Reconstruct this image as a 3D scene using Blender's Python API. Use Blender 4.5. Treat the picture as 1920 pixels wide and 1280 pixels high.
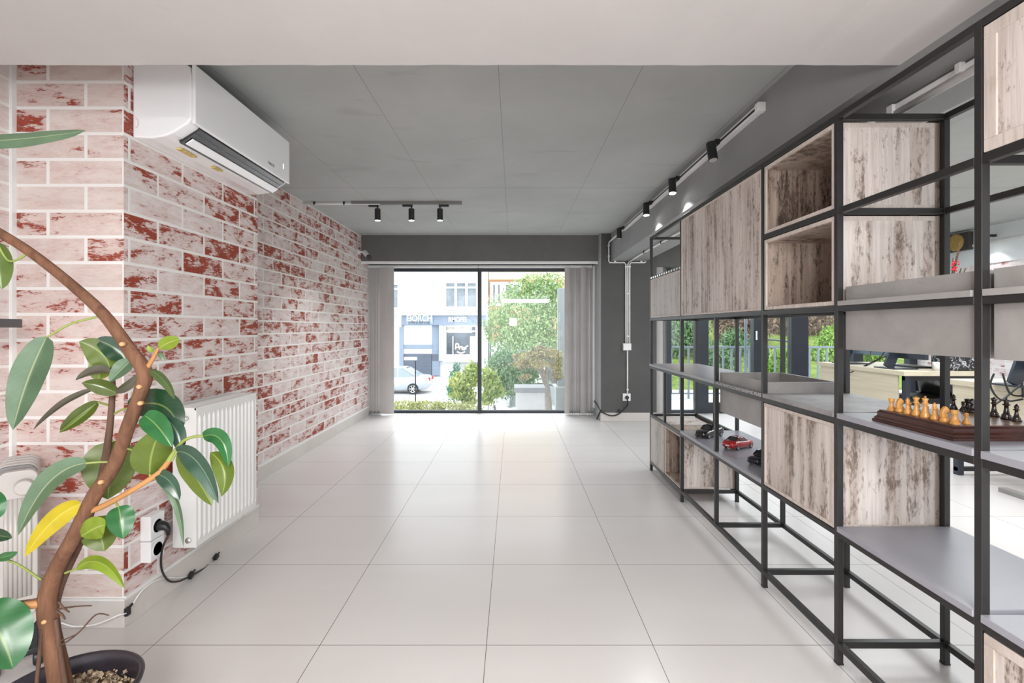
import bpy, bmesh, math, random
from mathutils import Vector, Matrix, Euler

for _o in list(bpy.data.objects):
    bpy.data.objects.remove(_o)
SC = bpy.context.scene
COL = SC.collection

# ------------------------------------------------------------------ camera
F, CX, CY, H = 917.0, 962.0, 614.0, 1.144      # focal length and principal point in pixels of 1920x1280, eye height
cam_data = bpy.data.cameras.new('camera')
cam_data.sensor_width = 36.0
cam_data.lens = F / 1920.0 * 36.0
cam_data.shift_x = -(CX - 960.0) / 1920.0
cam_data.shift_y = (CY - 640.0) / 1920.0
cam_data.clip_start = 0.02
cam_data.clip_end = 300
cam = bpy.data.objects.new('camera', cam_data)
cam.location = (0, 0, H)
cam.rotation_euler = (math.pi / 2, 0, 0)
COL.objects.link(cam)
SC.camera = cam

# ------------------------------------------------------------------ view, world, lights
SC.view_settings.view_transform = 'Standard'
SC.view_settings.look = 'None'
SC.view_settings.exposure = 1.06
SC.view_settings.gamma = 1.0
SC.view_settings.use_curve_mapping = False
SC.cycles.max_bounces = 10
SC.cycles.diffuse_bounces = 5
SC.cycles.glossy_bounces = 4
SC.cycles.transmission_bounces = 6
SC.cycles.transparent_max_bounces = 16
SC.cycles.sample_clamp_indirect = 5.0
SC.cycles.caustics_reflective = False
SC.cycles.caustics_refractive = False

world = bpy.data.worlds.new('sky')
SC.world = world
world.use_nodes = True
_bg = world.node_tree.nodes['Background']
_bg.inputs['Color'].default_value = (0.90, 0.96, 1.0, 1)
_bg.inputs['Strength'].default_value = 1.5

def lamp(name, kind, loc, energy, color=(1, 1, 1), size=0.3, size_y=None, aim=None, spot=None, blend=0.4, spread=None):
    d = bpy.data.lights.new(name, kind)
    d.energy = energy
    d.color = color
    if spread: d.spread = math.radians(spread)
    if kind == 'AREA':
        d.size = size
        if size_y:
            d.shape = 'RECTANGLE'; d.size_y = size_y
    else:
        d.shadow_soft_size = size
    if kind == 'SPOT':
        d.spot_size = spot; d.spot_blend = blend
    o = bpy.data.objects.new(name, d)
    o.location = loc
    if aim is not None:
        o.rotation_euler = (Vector(aim) - Vector(loc)).to_track_quat('-Z', 'Y').to_euler()
    COL.objects.link(o)
    return o

# photographer's soft light standing just behind the camera, the panel lamp behind it, and an unseen office lamp
lamp('soft_light', 'AREA', (0.0, -0.45, 1.30), 8.0, (1.0, 0.965, 0.94), 0.20, aim=(0.0, 3.0, 1.35))
lamp('ceiling_panel_near', 'AREA', (0.35, -1.1, 1.92), 70, (1.0, 0.975, 0.96), 1.4, 0.7, aim=(0.35, -0.9, 0))
lamp('unseen_office_panel', 'AREA', (3.4, 3.4, 2.2), 56, (0.93, 0.97, 1.0), 2.2, 3.2, aim=(3.4, 3.4, 0))  # assumed lamp out of view, put in to light the office

# added area lamps outside the street windows, standing in for extra skylight
lamp('window_fill_lamp', 'AREA', (-0.4, 8.3, 3.7), 34, (0.90, 0.97, 1.0), 3.6, 1.5, aim=(-0.4, 5.9, 0), spread=62)
lamp('office_window_fill_lamp', 'AREA', (3.5, 8.3, 3.7), 25, (0.90, 0.97, 1.0), 3.8, 1.5, aim=(3.5, 5.9, 0), spread=62)

# ------------------------------------------------------------------ helpers
W = {}          # world offset of every built object

def at(px, py, d):
    """photo pixel + distance along the view axis -> world point"""
    return Vector(((px - CX) * d / F, d, H - (py - CY) * d / F))

def onx(px, py, x):
    d = F * x / (px - CX)
    return Vector((x, d, H - (py - CY) * d / F))

def thing(name, label, cat, loc=(0, 0, 0), group=None):
    o = bpy.data.objects.new(name, None)
    o.empty_display_size = 0.1
    o.location = loc
    COL.objects.link(o)
    W[o.name] = Vector(loc)
    tag(o, label, cat, group)
    return o

def tag(o, label, cat, group=None, kind=None):
    o['label'] = label
    o['category'] = cat
    if group: o['group'] = group
    if kind: o['kind'] = kind
    return o

def woff(o):
    return W.get(o.name, Vector((0, 0, 0))) if o else Vector((0, 0, 0))

class MB:
    def __init__(self):
        self.v = []; self.f = []; self.mi = []; self.m = 0
    def add(self, vs, fs):
        b = len(self.v)
        self.v += [tuple(p) for p in vs]
        for f in fs:
            self.f.append(tuple(b + i for i in f)); self.mi.append(self.m)
        return self
    def box(self, x0, x1, y0, y1, z0, z1):
        if x0 > x1: x0, x1 = x1, x0
        if y0 > y1: y0, y1 = y1, y0
        if z0 > z1: z0, z1 = z1, z0
        vs = [(x0, y0, z0), (x1, y0, z0), (x1, y1, z0), (x0, y1, z0), (x0, y0, z1), (x1, y0, z1), (x1, y1, z1), (x0, y1, z1)]
        return self.add(vs, [(0, 3, 2, 1), (4, 5, 6, 7), (0, 1, 5, 4), (1, 2, 6, 5), (2, 3, 7, 6), (3, 0, 4, 7)])
    def obox(self, c, s, R):
        vs = []
        for dz in (-.5, .5):
            for dx, dy in ((-.5, -.5), (.5, -.5), (.5, .5), (-.5, .5)):
                vs.append(Vector(c) + R @ Vector((dx * s[0], dy * s[1], dz * s[2])))
        return self.add(vs, [(0, 3, 2, 1), (4, 5, 6, 7), (0, 1, 5, 4), (1, 2, 6, 5), (2, 3, 7, 6), (3, 0, 4, 7)])
    def bar(self, a, b, w, t=None, up=(0, 0, 1)):
        a, b = Vector(a), Vector(b); d = (b - a); L = d.length; d.normalize()
        u = Vector(up)
        if abs(d.dot(u)) > .98: u = Vector((0, 1, 0))
        s = d.cross(u).normalized(); u2 = s.cross(d)
        R = Matrix((s, d, u2)).transposed()
        return self.obox((a + b) / 2, (w, L, t or w), R)
    def tube(self, pts, r, n=10, caps=True):
        pts = [Vector(p) for p in pts]
        rs = r if isinstance(r, (list, tuple)) else [r] * len(pts)
        rings = []; prev = None
        for i, p in enumerate(pts):
            t = (pts[min(i + 1, len(pts) - 1)] - pts[max(i - 1, 0)]).normalized()
            if prev is None:
                u = Vector((0, 0, 1)) if abs(t.z) < .9 else Vector((1, 0, 0))
                s = t.cross(u).normalized()
            else:
                s = (prev - t * prev.dot(t)).normalized()
            prev = s
            q = t.cross(s)
            rings.append([p + (s * math.cos(2 * math.pi * k / n) + q * math.sin(2 * math.pi * k / n)) * rs[i] for k in range(n)])
        vs = [p for ring in rings for p in ring]; fs = []
        for i in range(len(rings) - 1):
            for k in range(n):
                a = i * n + k; b = i * n + (k + 1) % n
                fs.append((a, b, b + n, a + n))
        if caps:
            fs.append(tuple(range(n))[::-1]); fs.append(tuple((len(rings) - 1) * n + k for k in range(n)))
        return self.add(vs, fs)
    def lathe(self, prof, n=24, o=(0, 0, 0), axis='z'):
        vs = []; fs = []
        for (r, z) in prof:
            for k in range(n):
                a = 2 * math.pi * k / n
                x, y = r * math.cos(a), r * math.sin(a)
                if axis == 'z': p = (x, y, z)
                elif axis == 'x': p = (z, x, y)
                else: p = (y, z, x)
                vs.append((o[0] + p[0], o[1] + p[1], o[2] + p[2]))
        for i in range(len(prof) - 1):
            for k in range(n):
                a = i * n + k; b = i * n + (k + 1) % n
                fs.append((a, b, b + n, a + n))
        if prof[0][0] > 1e-5: fs.append(tuple(range(n))[::-1])
        if prof[-1][0] > 1e-5: fs.append(tuple((len(prof) - 1) * n + k for k in range(n)))
        return self.add(vs, fs)
    def prism(self, poly, axis, a, b):
        """poly of 2D points, extruded along axis from a to b"""
        n = len(poly); vs = []
        for t in (a, b):
            for (u, w) in poly:
                vs.append({'x': (t, u, w), 'y': (u, t, w), 'z': (u, w, t)}[axis])
        fs = [tuple(range(n))[::-1], tuple(range(n, 2 * n))]
        for k in range(n):
            fs.append((k, (k + 1) % n, n + (k + 1) % n, n + k))
        return self.add(vs, fs)
    def build(self, name, mat, parent=None, smooth=False, bevel=0, seg=2, subsurf=0, fix=True):
        off = woff(parent)
        me = bpy.data.meshes.new(name)
        me.from_pydata([(p[0] - off[0], p[1] - off[1], p[2] - off[2]) for p in self.v], [], self.f)
        mats = mat if isinstance(mat, (list, tuple)) else [mat]
        for m in mats: me.materials.append(m)
        me.polygons.foreach_set('material_index', self.mi)
        me.update()
        if fix:
            bm = bmesh.new(); bm.from_mesh(me)
            bmesh.ops.recalc_face_normals(bm, faces=bm.faces)
            bm.to_mesh(me); bm.free()
        if smooth:
            me.polygons.foreach_set('use_smooth', [True] * len(me.polygons))
        o = bpy.data.objects.new(name, me)
        COL.objects.link(o)
        if parent is not None: o.parent = parent
        W[o.name] = off
        if bevel:
            md = o.modifiers.new('bevel', 'BEVEL'); md.width = bevel; md.segments = seg
            md.limit_method = 'ANGLE'; md.angle_limit = math.radians(40)
        if subsurf:
            md = o.modifiers.new('subsurf', 'SUBSURF'); md.levels = subsurf; md.render_levels = subsurf
        return o

def children(o):
    return [c for c in COL.objects if c.parent == o]

def copy_tree(o, parent=None):
    c = o.copy(); COL.objects.link(c)
    if parent is not None: c.parent = parent
    W[c.name] = W.get(o.name, Vector((0, 0, 0)))
    for ch in children(o): copy_tree(ch, c)
    return c

def struct(mb, name, mat, parent=None, **k):
    o = mb.build(name, mat, parent, **k)
    if parent is None: o['kind'] = 'structure'
    return o

def bez(pts, n=16):
    """Catmull-Rom through the points"""
    P = [Vector(p) for p in pts]; out = []
    for i in range(len(P) - 1):
        p0, p1, p2, p3 = P[max(i - 1, 0)], P[i], P[i + 1], P[min(i + 2, len(P) - 1)]
        m = max(2, n // (len(P) - 1))
        for k in range(m):
            t = k / m
            out.append(.5 * ((2 * p1) + (p2 - p0) * t + (2 * p0 - 5 * p1 + 4 * p2 - p3) * t * t + (3 * p1 - p0 - 3 * p2 + p3) * t ** 3))
    out.append(P[-1])
    return out

def interp(vals, n_pts, per):
    out = []
    for i in range(len(vals) - 1):
        for k in range(per): out.append(vals[i] + (vals[i + 1] - vals[i]) * k / per)
    out.append(vals[-1]); return out

# ------------------------------------------------------------------ materials
class NT:
    def __init__(self, name):
        self.m = bpy.data.materials.new(name); self.m.use_nodes = True
        self.t = self.m.node_tree; self.n = self.t.nodes; self.l = self.t.links
        self.b = self.n['Principled BSDF']
    def node(self, kind, **k):
        x = self.n.new(kind)
        for a, v in k.items(): setattr(x, a, v)
        return x
    def link(self, a, b): self.l.new(a, b)
    def val(self, x, sock):
        if isinstance(x, (int, float)): sock.default_value = x
        else: self.link(x, sock)
    def math(self, op, a, b=0.0, clamp=False):
        x = self.node('ShaderNodeMath', operation=op, use_clamp=clamp)
        self.val(a, x.inputs[0]); self.val(b, x.inputs[1]); return x.outputs[0]
    def pos(self):
        return self.node('ShaderNodeNewGeometry').outputs['Position']
    def obj(self):
        return self.node('ShaderNodeTexCoord').outputs['Object']
    def mapping(self, v, scale=(1, 1, 1), loc=(0, 0, 0)):
        x = self.node('ShaderNodeMapping'); self.link(v, x.inputs['Vector'])
        x.inputs['Scale'].default_value = scale; x.inputs['Location'].default_value = loc
        return x.outputs[0]
    def noise(self, v, scale, detail=4, rough=.6, dist=0.0):
        x = self.node('ShaderNodeTexNoise'); self.link(v, x.inputs['Vector'])
        x.inputs['Scale'].default_value = scale; x.inputs['Detail'].default_value = detail
        x.inputs['Roughness'].default_value = rough; x.inputs['Distortion'].default_value = dist
        return x.outputs['Fac']
    def ramp(self, f, stops):
        x = self.node('ShaderNodeValToRGB'); self.link(f, x.inputs[0])
        e = x.color_ramp.elements
        while len(e) < len(stops): e.new(.99)
        for i, (p, c) in enumerate(stops):
            e[i].position = p if i < len(e) - 1 else max(p, e[i - 1].position)
            e[i].color = (c, c, c, 1) if isinstance(c, (int, float)) else (*c, 1)
        return x.outputs['Color']
    def mix(self, f, a, b, blend='MIX'):
        x = self.node('ShaderNodeMix', data_type='RGBA', blend_type=blend)
        self.val(f, x.inputs[0])
        for s, v in ((6, a), (7, b)):
            if isinstance(v, tuple): x.inputs[s].default_value = (*v, 1)
            else: self.link(v, x.inputs[s])
        return x.outputs[2]
    def bump(self, h, strength=.3, dist=.01):
        x = self.node('ShaderNodeBump'); self.link(h, x.inputs['Height'])
        x.inputs['Strength'].default_value = strength; x.inputs['Distance'].default_value = dist
        self.link(x.outputs[0], self.b.inputs['Normal'])
    def sepxyz(self, v):
        x = self.node('ShaderNodeSeparateXYZ'); self.link(v, x.inputs[0]); return x.outputs
    def comb(self, a, b, c=0.0):
        x = self.node('ShaderNodeCombineXYZ')
        self.val(a, x.inputs[0]); self.val(b, x.inputs[1]); self.val(c, x.inputs[2]); return x.outputs[0]
    def set(self, color=None, rough=.5, metal=0.0, spec=.5, coat=0.0):
        if color is not None:
            if isinstance(color, tuple): self.b.inputs['Base Color'].default_value = (*color, 1)
            else: self.link(color, self.b.inputs['Base Color'])
        if isinstance(rough, (int, float)): self.b.inputs['Roughness'].default_value = rough
        else: self.link(rough, self.b.inputs['Roughness'])
        self.b.inputs['Metallic'].default_value = metal
        self.b.inputs['Specular IOR Level'].default_value = spec
        self.b.inputs['Coat Weight'].default_value = coat
        return self.m

def plain(name, color, rough=.5, metal=0.0, spec=.5, var=.04, scale=8.0, coat=0.0):
    """a colour with a little procedural unevenness"""
    t = NT(name)
    n = t.noise(t.obj(), scale, 4, .6)
    lo = tuple(max(0, c * (1 - var)) for c in color); hi = tuple(min(1, c * (1 + var)) for c in color)
    c = t.ramp(n, [(.3, lo), (.7, hi)])
    return t.set(c, rough, metal, spec, coat)

def emit(name, color, strength):
    t = NT(name)
    t.set(color, .5)
    t.b.inputs['Emission Color'].default_value = (*color, 1)
    t.b.inputs['Emission Strength'].default_value = strength
    return t.m

def floor_mat():
    t = NT('porcelain_floor_tile')
    p = t.pos()
    uv = t.mapping(p, loc=(-.504, -1.763, 0))
    br = t.node('ShaderNodeTexBrick', offset=0.0, squash=1.0)
    t.link(uv, br.inputs['Vector'])
    br.inputs['Scale'].default_value = 1.0
    br.inputs['Mortar Size'].default_value = .0013
    br.inputs['Mortar Smooth'].default_value = .2
    br.inputs['Brick Width'].default_value = .6
    br.inputs['Row Height'].default_value = .6
    br.inputs['Color1'].default_value = (0, 0, 0, 1); br.inputs['Color2'].default_value = (1, 1, 1, 1)
    n = t.noise(t.mapping(p, (1.0, 2.6, 1)), 1.1, 3, .5, .2)
    c = t.ramp(n, [(.3, (.625, .60, .585)), (.55, (.645, .622, .608)), (.75, (.66, .64, .628))])
    c = t.mix(t.math('MULTIPLY', br.outputs['Color'], .06), c, (.52, .47, .44))
    c = t.mix(br.outputs['Fac'], c, (.12, .105, .10))
    t.set(c, .24, spec=.36)
    h = t.math('SUBTRACT', 1.0, br.outputs['Fac'])
    t.bump(h, .25, .002)
    return t.m

def brick_mat(name, axis, u_off, thr=.56, paint=((.66, .58, .56), (.76, .70, .69)), red=(.29, .050, .028), bw=.29):
    t = NT(name)
    s = t.sepxyz(t.pos())
    u = t.math('ADD', s[0] if axis == 'x' else s[1], u_off)
    v = t.math('SUBTRACT', s[2], .108)
    uv = t.comb(u, v)
    br = t.node('ShaderNodeTexBrick', offset=.5, offset_frequency=2, squash=1.0)
    t.link(uv, br.inputs['Vector'])
    br.inputs['Scale'].default_value = 1.0
    br.inputs['Mortar Size'].default_value = .0068
    br.inputs['Mortar Smooth'].default_value = .15
    br.inputs['Brick Width'].default_value = bw
    br.inputs['Row Height'].default_value = .0988
    br.inputs['Color1'].default_value = (0, 0, 0, 1); br.inputs['Color2'].default_value = (1, 1, 1, 1)
    rnd = t.node('ShaderNodeSeparateColor'); t.link(br.outputs['Color'], rnd.inputs[0]); rnd = rnd.outputs[0]
    # shift the noise per brick so that the worn patches stop at the joints
    shift = t.math('MULTIPLY', rnd, 37.0)
    big = t.noise(t.comb(t.math('MULTIPLY', u, 8.5), t.math('MULTIPLY', v, 19.0), shift), 1.0, 3, .55, .5)
    mid = t.noise(t.comb(t.math('MULTIPLY', u, 22.0), t.math('MULTIPLY', v, 95.0), shift), 1.0, 6, .68, .9)
    fine = t.noise(t.comb(t.math('MULTIPLY', u, 70.0), t.math('MULTIPLY', v, 330.0), shift), 1.0, 4, .7, .6)
    k = t.math('ADD', t.math('MULTIPLY', big, .54), t.math('MULTIPLY', mid, .46))
    k = t.math('ADD', k, t.math('MULTIPLY', t.math('SUBTRACT', fine, .5), .26))
    k = t.math('ADD', k, t.math('MULTIPLY', t.math('SUBTRACT', rnd, .5), .14))
    mask = t.ramp(k, [(thr, 0.0), (thr + .025, 1.0)])
    blush = t.ramp(k, [(thr - .16, 0.0), (thr + .02, .42)])
    wn = t.noise(t.comb(t.math('MULTIPLY', u, 6), t.math('MULTIPLY', v, 26), shift), 1.0, 5, .65)
    base = t.ramp(wn, [(.3, paint[0]), (.7, paint[1])])
    scr = t.ramp(fine, [(.60, 0.0), (.68, .45)])
    base = t.mix(scr, base, tuple(.55 * a + .45 * b for a, b in zip(paint[0], red)))
    base = t.mix(blush, base, (.50, .24, .21))
    redv = t.ramp(mid, [(.35, tuple(c * .75 for c in red)), (.65, tuple(min(1, c * 1.2) for c in red))])
    c = t.mix(mask, base, redv)
    c = t.mix(br.outputs['Fac'], c, (.80, .77, .75))
    t.set(c, .62, spec=.35)
    h = t.math('ADD', t.math('MULTIPLY', br.outputs['Fac'], .5), t.math('MULTIPLY', mask, -.25))
    t.bump(h, .5, .004)
    return t.m

def wood_mat(name, light=(.66, .595, .555), mid=(.37, .295, .25), dark=(.125, .085, .062), amount=.5, grey=False):
    """whitewashed worn planks, streaks run upward"""
    t = NT(name)
    info = t.node('ShaderNodeObjectInfo')
    off = t.math('MULTIPLY', info.outputs['Random'], 23.0)
    s = t.sepxyz(t.pos())
    v = t.comb(t.math('ADD', s[0], off), t.math('ADD', s[1], off), t.math('ADD', s[2], off))
    fine = t.noise(t.mapping(v, (95, 95, 3.5)), 1.0, 4, .65, .1)
    streak = t.noise(t.mapping(v, (30, 30, 1.6)), 1.0, 5, .62, .25)
    broad = t.noise(t.mapping(v, (8, 8, 1.0)), 1.0, 3, .55, .2)
    blot = t.noise(t.mapping(v, (20, 20, 7.0)), 1.0, 9, .75, .9)
    speck = t.noise(t.mapping(v, (120, 120, 45)), 1.0, 3, .7, .2)
    c = t.ramp(fine, [(.30, tuple(a * .72 for a in light)), (.55, light), (.75, tuple(min(1, a * 1.08) for a in light))])
    k = t.math('ADD', t.math('MULTIPLY', broad, .5), t.math('MULTIPLY', streak, .5))
    k = t.math('ADD', k, t.math('MULTIPLY', t.math('SUBTRACT', fine, .5), .25))
    c = t.mix(t.ramp(k, [(.46, 0.0), (.60, min(1.0, amount * 1.7))]), c, mid)
    k2 = t.math('ADD', t.math('MULTIPLY', blot, .5), t.math('MULTIPLY', k, .5))
    k2 = t.math('ADD', k2, t.math('MULTIPLY', t.math('SUBTRACT', speck, .5), .30))
    c = t.mix(t.ramp(k2, [(.515, 0.0), (.60, min(1.0, amount * 1.7))]), c, dark)
    t.set(c, .55, spec=.35)
    t.bump(k2, .10, .003)
    return t.m

def concrete_mat(name, lo, hi, rough=.6, scale=5.0):
    t = NT(name)
    p = t.pos()
    n = t.noise(p, scale, 7, .65, .3)
    c = t.ramp(n, [(.32, lo), (.68, hi)])
    s = t.noise(t.mapping(p, (3, 3, 14)), 4.0, 6, .7, .6)
    c = t.mix(t.ramp(s, [(.64, 0.0), (.76, .35)]), c, tuple(a * .55 for a in lo))
    t.set(c, rough, spec=.4)
    return t.m

def granule_mat():
    t = NT('granular_raw_chipboard')
    x = t.node('ShaderNodeTexVoronoi'); t.link(t.pos(), x.inputs['Vector']); x.inputs['Scale'].default_value = 150
    c = t.ramp(x.outputs['Distance'], [(.1, (.62, .62, .62)), (.5, (.28, .28, .28)), (.8, (.08, .08, .08))])
    return t.set(c, .8)

def glass_mat(name='window_glass', tint=(1, 1, 1), refl=1.0):
    t = NT(name)
    tr = t.node('ShaderNodeBsdfTransparent'); tr.inputs[0].default_value = (*tint, 1)
    gl = t.node('ShaderNodeBsdfGlossy'); gl.inputs['Roughness'].default_value = .01
    fr = t.node('ShaderNodeFresnel')
    bf = t.node('ShaderNodeNewGeometry').outputs['Backfacing']      # same reflectance from both sides of the sheet
    t.link(t.math('ADD', 1.45, t.math('MULTIPLY', bf, 1 / 1.45 - 1.45)), fr.inputs[0])
    mx = t.node('ShaderNodeMixShader')
    t.link(t.math('MULTIPLY', fr.outputs[0], refl), mx.inputs[0]); t.link(tr.outputs[0], mx.inputs[1]); t.link(gl.outputs[0], mx.inputs[2])
    t.link(mx.outputs[0], t.n['Material Output'].inputs['Surface'])
    return t.m

def leaf_mat(name, top, under, vein=None, rough=.25, trans=.25):
    t = NT(name)
    g = t.node('ShaderNodeNewGeometry')
    uvn = t.node('ShaderNodeUVMap')
    n = t.noise(t.pos(), 18, 4, .6)
    a = t.ramp(n, [(.3, tuple(c * .8 for c in top)), (.7, tuple(min(1, c * 1.2) for c in top))])
    b = t.ramp(n, [(.3, tuple(c * .85 for c in under)), (.7, tuple(min(1, c * 1.12) for c in under))])
    c = t.mix(g.outputs['Backfacing'], a, b)
    if vein:
        s = t.sepxyz(uvn.outputs[0])
        d = t.math('ABSOLUTE', t.math('SUBTRACT', s[1], .5))
        c = t.mix(t.ramp(d, [(.012, .9), (.035, 0.0)]), c, vein)
        # faint side veins
        w = t.math('FRACT', t.math('ADD', t.math('MULTIPLY', s[0], 14.0), t.math('MULTIPLY', d, -5.0)))
        c = t.mix(t.ramp(w, [(0.0, .18), (.10, 0.0)]), c, vein)
    t.set(c, rough, spec=.5)
    tl = t.node('ShaderNodeBsdfTranslucent'); t.link(c, tl.inputs[0])
    mx = t.node('ShaderNodeMixShader'); mx.inputs[0].default_value = trans
    t.link(t.b.outputs[0], mx.inputs[1]); t.link(tl.outputs[0], mx.inputs[2])
    t.link(mx.outputs[0], t.n['Material Output'].inputs['Surface'])
    return t.m

def foliage_mat(name, cols, rough=.6):
    t = NT(name)
    n = t.noise(t.pos(), 2.2, 5, .7)
    n2 = t.noise(t.pos(), 24.0, 3, .7)
    k = t.math('ADD', t.math('MULTIPLY', n, .5), t.math('MULTIPLY', n2, .5))
    c = t.ramp(k, [(.36, cols[0]), (.5, cols[1]), (.62, cols[2])])
    t.set(c, rough, spec=.3)
    return t.m

def bark_mat(name, lo, hi):
    t = NT(name)
    n = t.noise(t.mapping(t.obj(), (30, 30, 6)), 1.6, 6, .7, .5)
    c = t.ramp(n, [(.3, lo), (.7, hi)])
    t.set(c, .8, spec=.2); t.bump(n, .5, .006)
    return t.m

M = {}
M['floor'] = floor_mat()
M['brick_far'] = brick_mat('painted_brick_long_wall', 'y', .03, .545, bw=.30)
M['brick_side'] = brick_mat('painted_brick_pillar_side', 'y', -2.205, .525, bw=.306)
M['brick_front'] = brick_mat('painted_brick_pillar_front', 'x', 1.635, .575, ((.62, .515, .475), (.71, .625, .585)))  # base tinted pinker to imitate warm light on this face
M['brick_left'] = brick_mat('painted_brick_left_wall', 'y', -1.80, .57)
M['brick_office'] = brick_mat('painted_brick_office', 'y', .0, .60, ((.74, .70, .70), (.82, .80, .80)))
M['ceiling'] = None
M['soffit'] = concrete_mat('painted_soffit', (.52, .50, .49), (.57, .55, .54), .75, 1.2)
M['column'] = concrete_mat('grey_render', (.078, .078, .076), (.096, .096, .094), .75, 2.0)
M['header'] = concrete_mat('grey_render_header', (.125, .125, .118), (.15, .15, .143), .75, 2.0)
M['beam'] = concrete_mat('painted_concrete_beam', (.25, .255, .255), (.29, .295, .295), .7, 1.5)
M['skirt'] = concrete_mat('skirting_tile', (.56, .52, .49), (.63, .59, .56), .3, 3.0)
M['white'] = plain('white_plastic', (.80, .80, .80), .35, var=.02)
M['white_paint'] = plain('white_paint', (.78, .78, .77), .5, var=.03)
M['ac_white'] = plain('glossy_white_shell', (.88, .88, .89), .22, var=.01, coat=.3)
M['steel'] = plain('dark_grey_steel', (.019, .018, .0175), .40, 0.0, spec=.40, var=.08, scale=30)
M['black'] = plain('black_plastic', (.012, .012, .013), .4, var=.2)
M['black_gloss'] = plain('black_gloss', (.008, .008, .010), .12, var=.1, coat=.5)
M['frame_dark'] = plain('anthracite_window_frame', (.018, .025, .036), .4, var=.1)
M['wood'] = wood_mat('whitewashed_worn_wood')
M['wood_in'] = wood_mat('brown_shaded_wood', (.46, .37, .31), (.22, .16, .125), (.06, .042, .034), .58)  # worn wood browned to imitate shade inside open boxes; also brown back panels
M['wood_pale'] = wood_mat('pale_worn_wood', (.58, .55, .52), (.42, .39, .36), (.20, .18, .17), .35)
M['wood_edge'] = wood_mat('pale_wood_edge', (.62, .55, .50), (.54, .46, .41), (.40, .33, .28), .3)
M['shelf'] = concrete_mat('blue_grey_shelf_board', (.27, .27, .305), (.31, .31, .345), .34, 3.0)
M['shelf_mottled'] = concrete_mat('mottled_shelf_board', (.20, .19, .19), (.34, .33, .33), .5, 9.0)
M['concrete'] = concrete_mat('concrete_laminate', (.265, .255, .245), (.345, .335, .325), .55, 6.0)
M['granule'] = granule_mat()
M['glass'] = glass_mat()
M['blind'] = plain('grey_blind_fabric', (.47, .45, .44), .8, var=.08, scale=3)
M['radiator'] = plain('white_radiator_enamel', (.76, .755, .74), .3, var=.015)
M['heater'] = plain('cream_heater_enamel', (.47, .44, .415), .35, var=.02)  # enamel darkened to imitate the shade the heater stands in
M['heater_dark'] = plain('grey_heater_top', (.22, .21, .21), .5)
M['chrome'] = plain('chrome', (.75, .74, .72), .2, 1.0, var=.05)
M['pot'] = plain('dark_plum_pot', (.022, .018, .024), .35, var=.15)
M['bark'] = bark_mat('ficus_bark', (.075, .034, .020), (.185, .092, .052))
M['bark_dark'] = bark_mat('ficus_bark_darker', (.06, .034, .024), (.125, .07, .048))  # darker bark for thin stems, stakes, roots and twigs
M['twig'] = plain('green_twig', (.20, .24, .06), .5, var=.15)
M['twig_brown'] = plain('brown_twig', (.36, .17, .06), .55, var=.2)

def ceiling_mat():
    t = NT('painted_board_ceiling')
    p = t.pos(); s = t.sepxyz(p)
    n = t.noise(p, 1.3, 5, .6, .4)
    c = t.ramp(n, [(.3, (.385, .40, .39)), (.7, (.445, .46, .45))])
    sm = t.noise(t.mapping(p, (1.2, 3.5, 1), (3, 1, 0)), 1.7, 4, .6, .6)
    c = t.mix(t.ramp(sm, [(.60, 0.0), (.78, .35)]), c, (.22, .22, .215))
    def line(v, period, off, w):
        f = t.math('FRACT', t.math('DIVIDE', t.math('ADD', v, off), period))
        d = t.math('MINIMUM', f, t.math('SUBTRACT', 1.0, f))
        return t.math('LESS_THAN', d, w / period)
    jx = line(s[0], .62, .063, .0016)
    jy = line(s[1], 2.05, -3.98, .0035)
    j = t.math('MAXIMUM', t.math('MULTIPLY', jx, .55), t.math('MULTIPLY', jy, .8))
    c = t.mix(j, c, (.11, .11, .105))
    t.set(c, .8, spec=.25)
    return t.m
M['ceiling'] = ceiling_mat()

def panel_mat():
    t = NT('white_wall_panel')
    s = t.sepxyz(t.pos())
    f = t.math('FRACT', t.math('DIVIDE', s[1], .62))
    j = t.math('LESS_THAN', f, .014)
    c = t.mix(j, (.74, .78, .79), (.30, .33, .34))
    return t.set(c, .5)
M['panel'] = panel_mat()

# ================================================================== SETTING
YF = 6.58                                     # glazing plane
def ceil_z(y): return 2.246 + .0087 * y

m = MB().box(-2.1, 5.6, -2.9, 6.66, -.12, 0); struct(m, 'floor', M['floor'])
m = MB(); y0, y1 = -2.9, 6.8
m.add([(-2.1, y0, ceil_z(y0)), (5.6, y0, ceil_z(y0)), (5.6, y1, ceil_z(y1)), (-2.1, y1, ceil_z(y1)),
       (-2.1, y0, 2.7), (5.6, y0, 2.7), (5.6, y1, 2.7), (-2.1, y1, 2.7)],
      [(0, 3, 2, 1), (4, 5, 6, 7), (0, 1, 5, 4), (1, 2, 6, 5), (2, 3, 7, 6), (3, 0, 4, 7)])
struct(m, 'ceiling', M['ceiling'])

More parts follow.
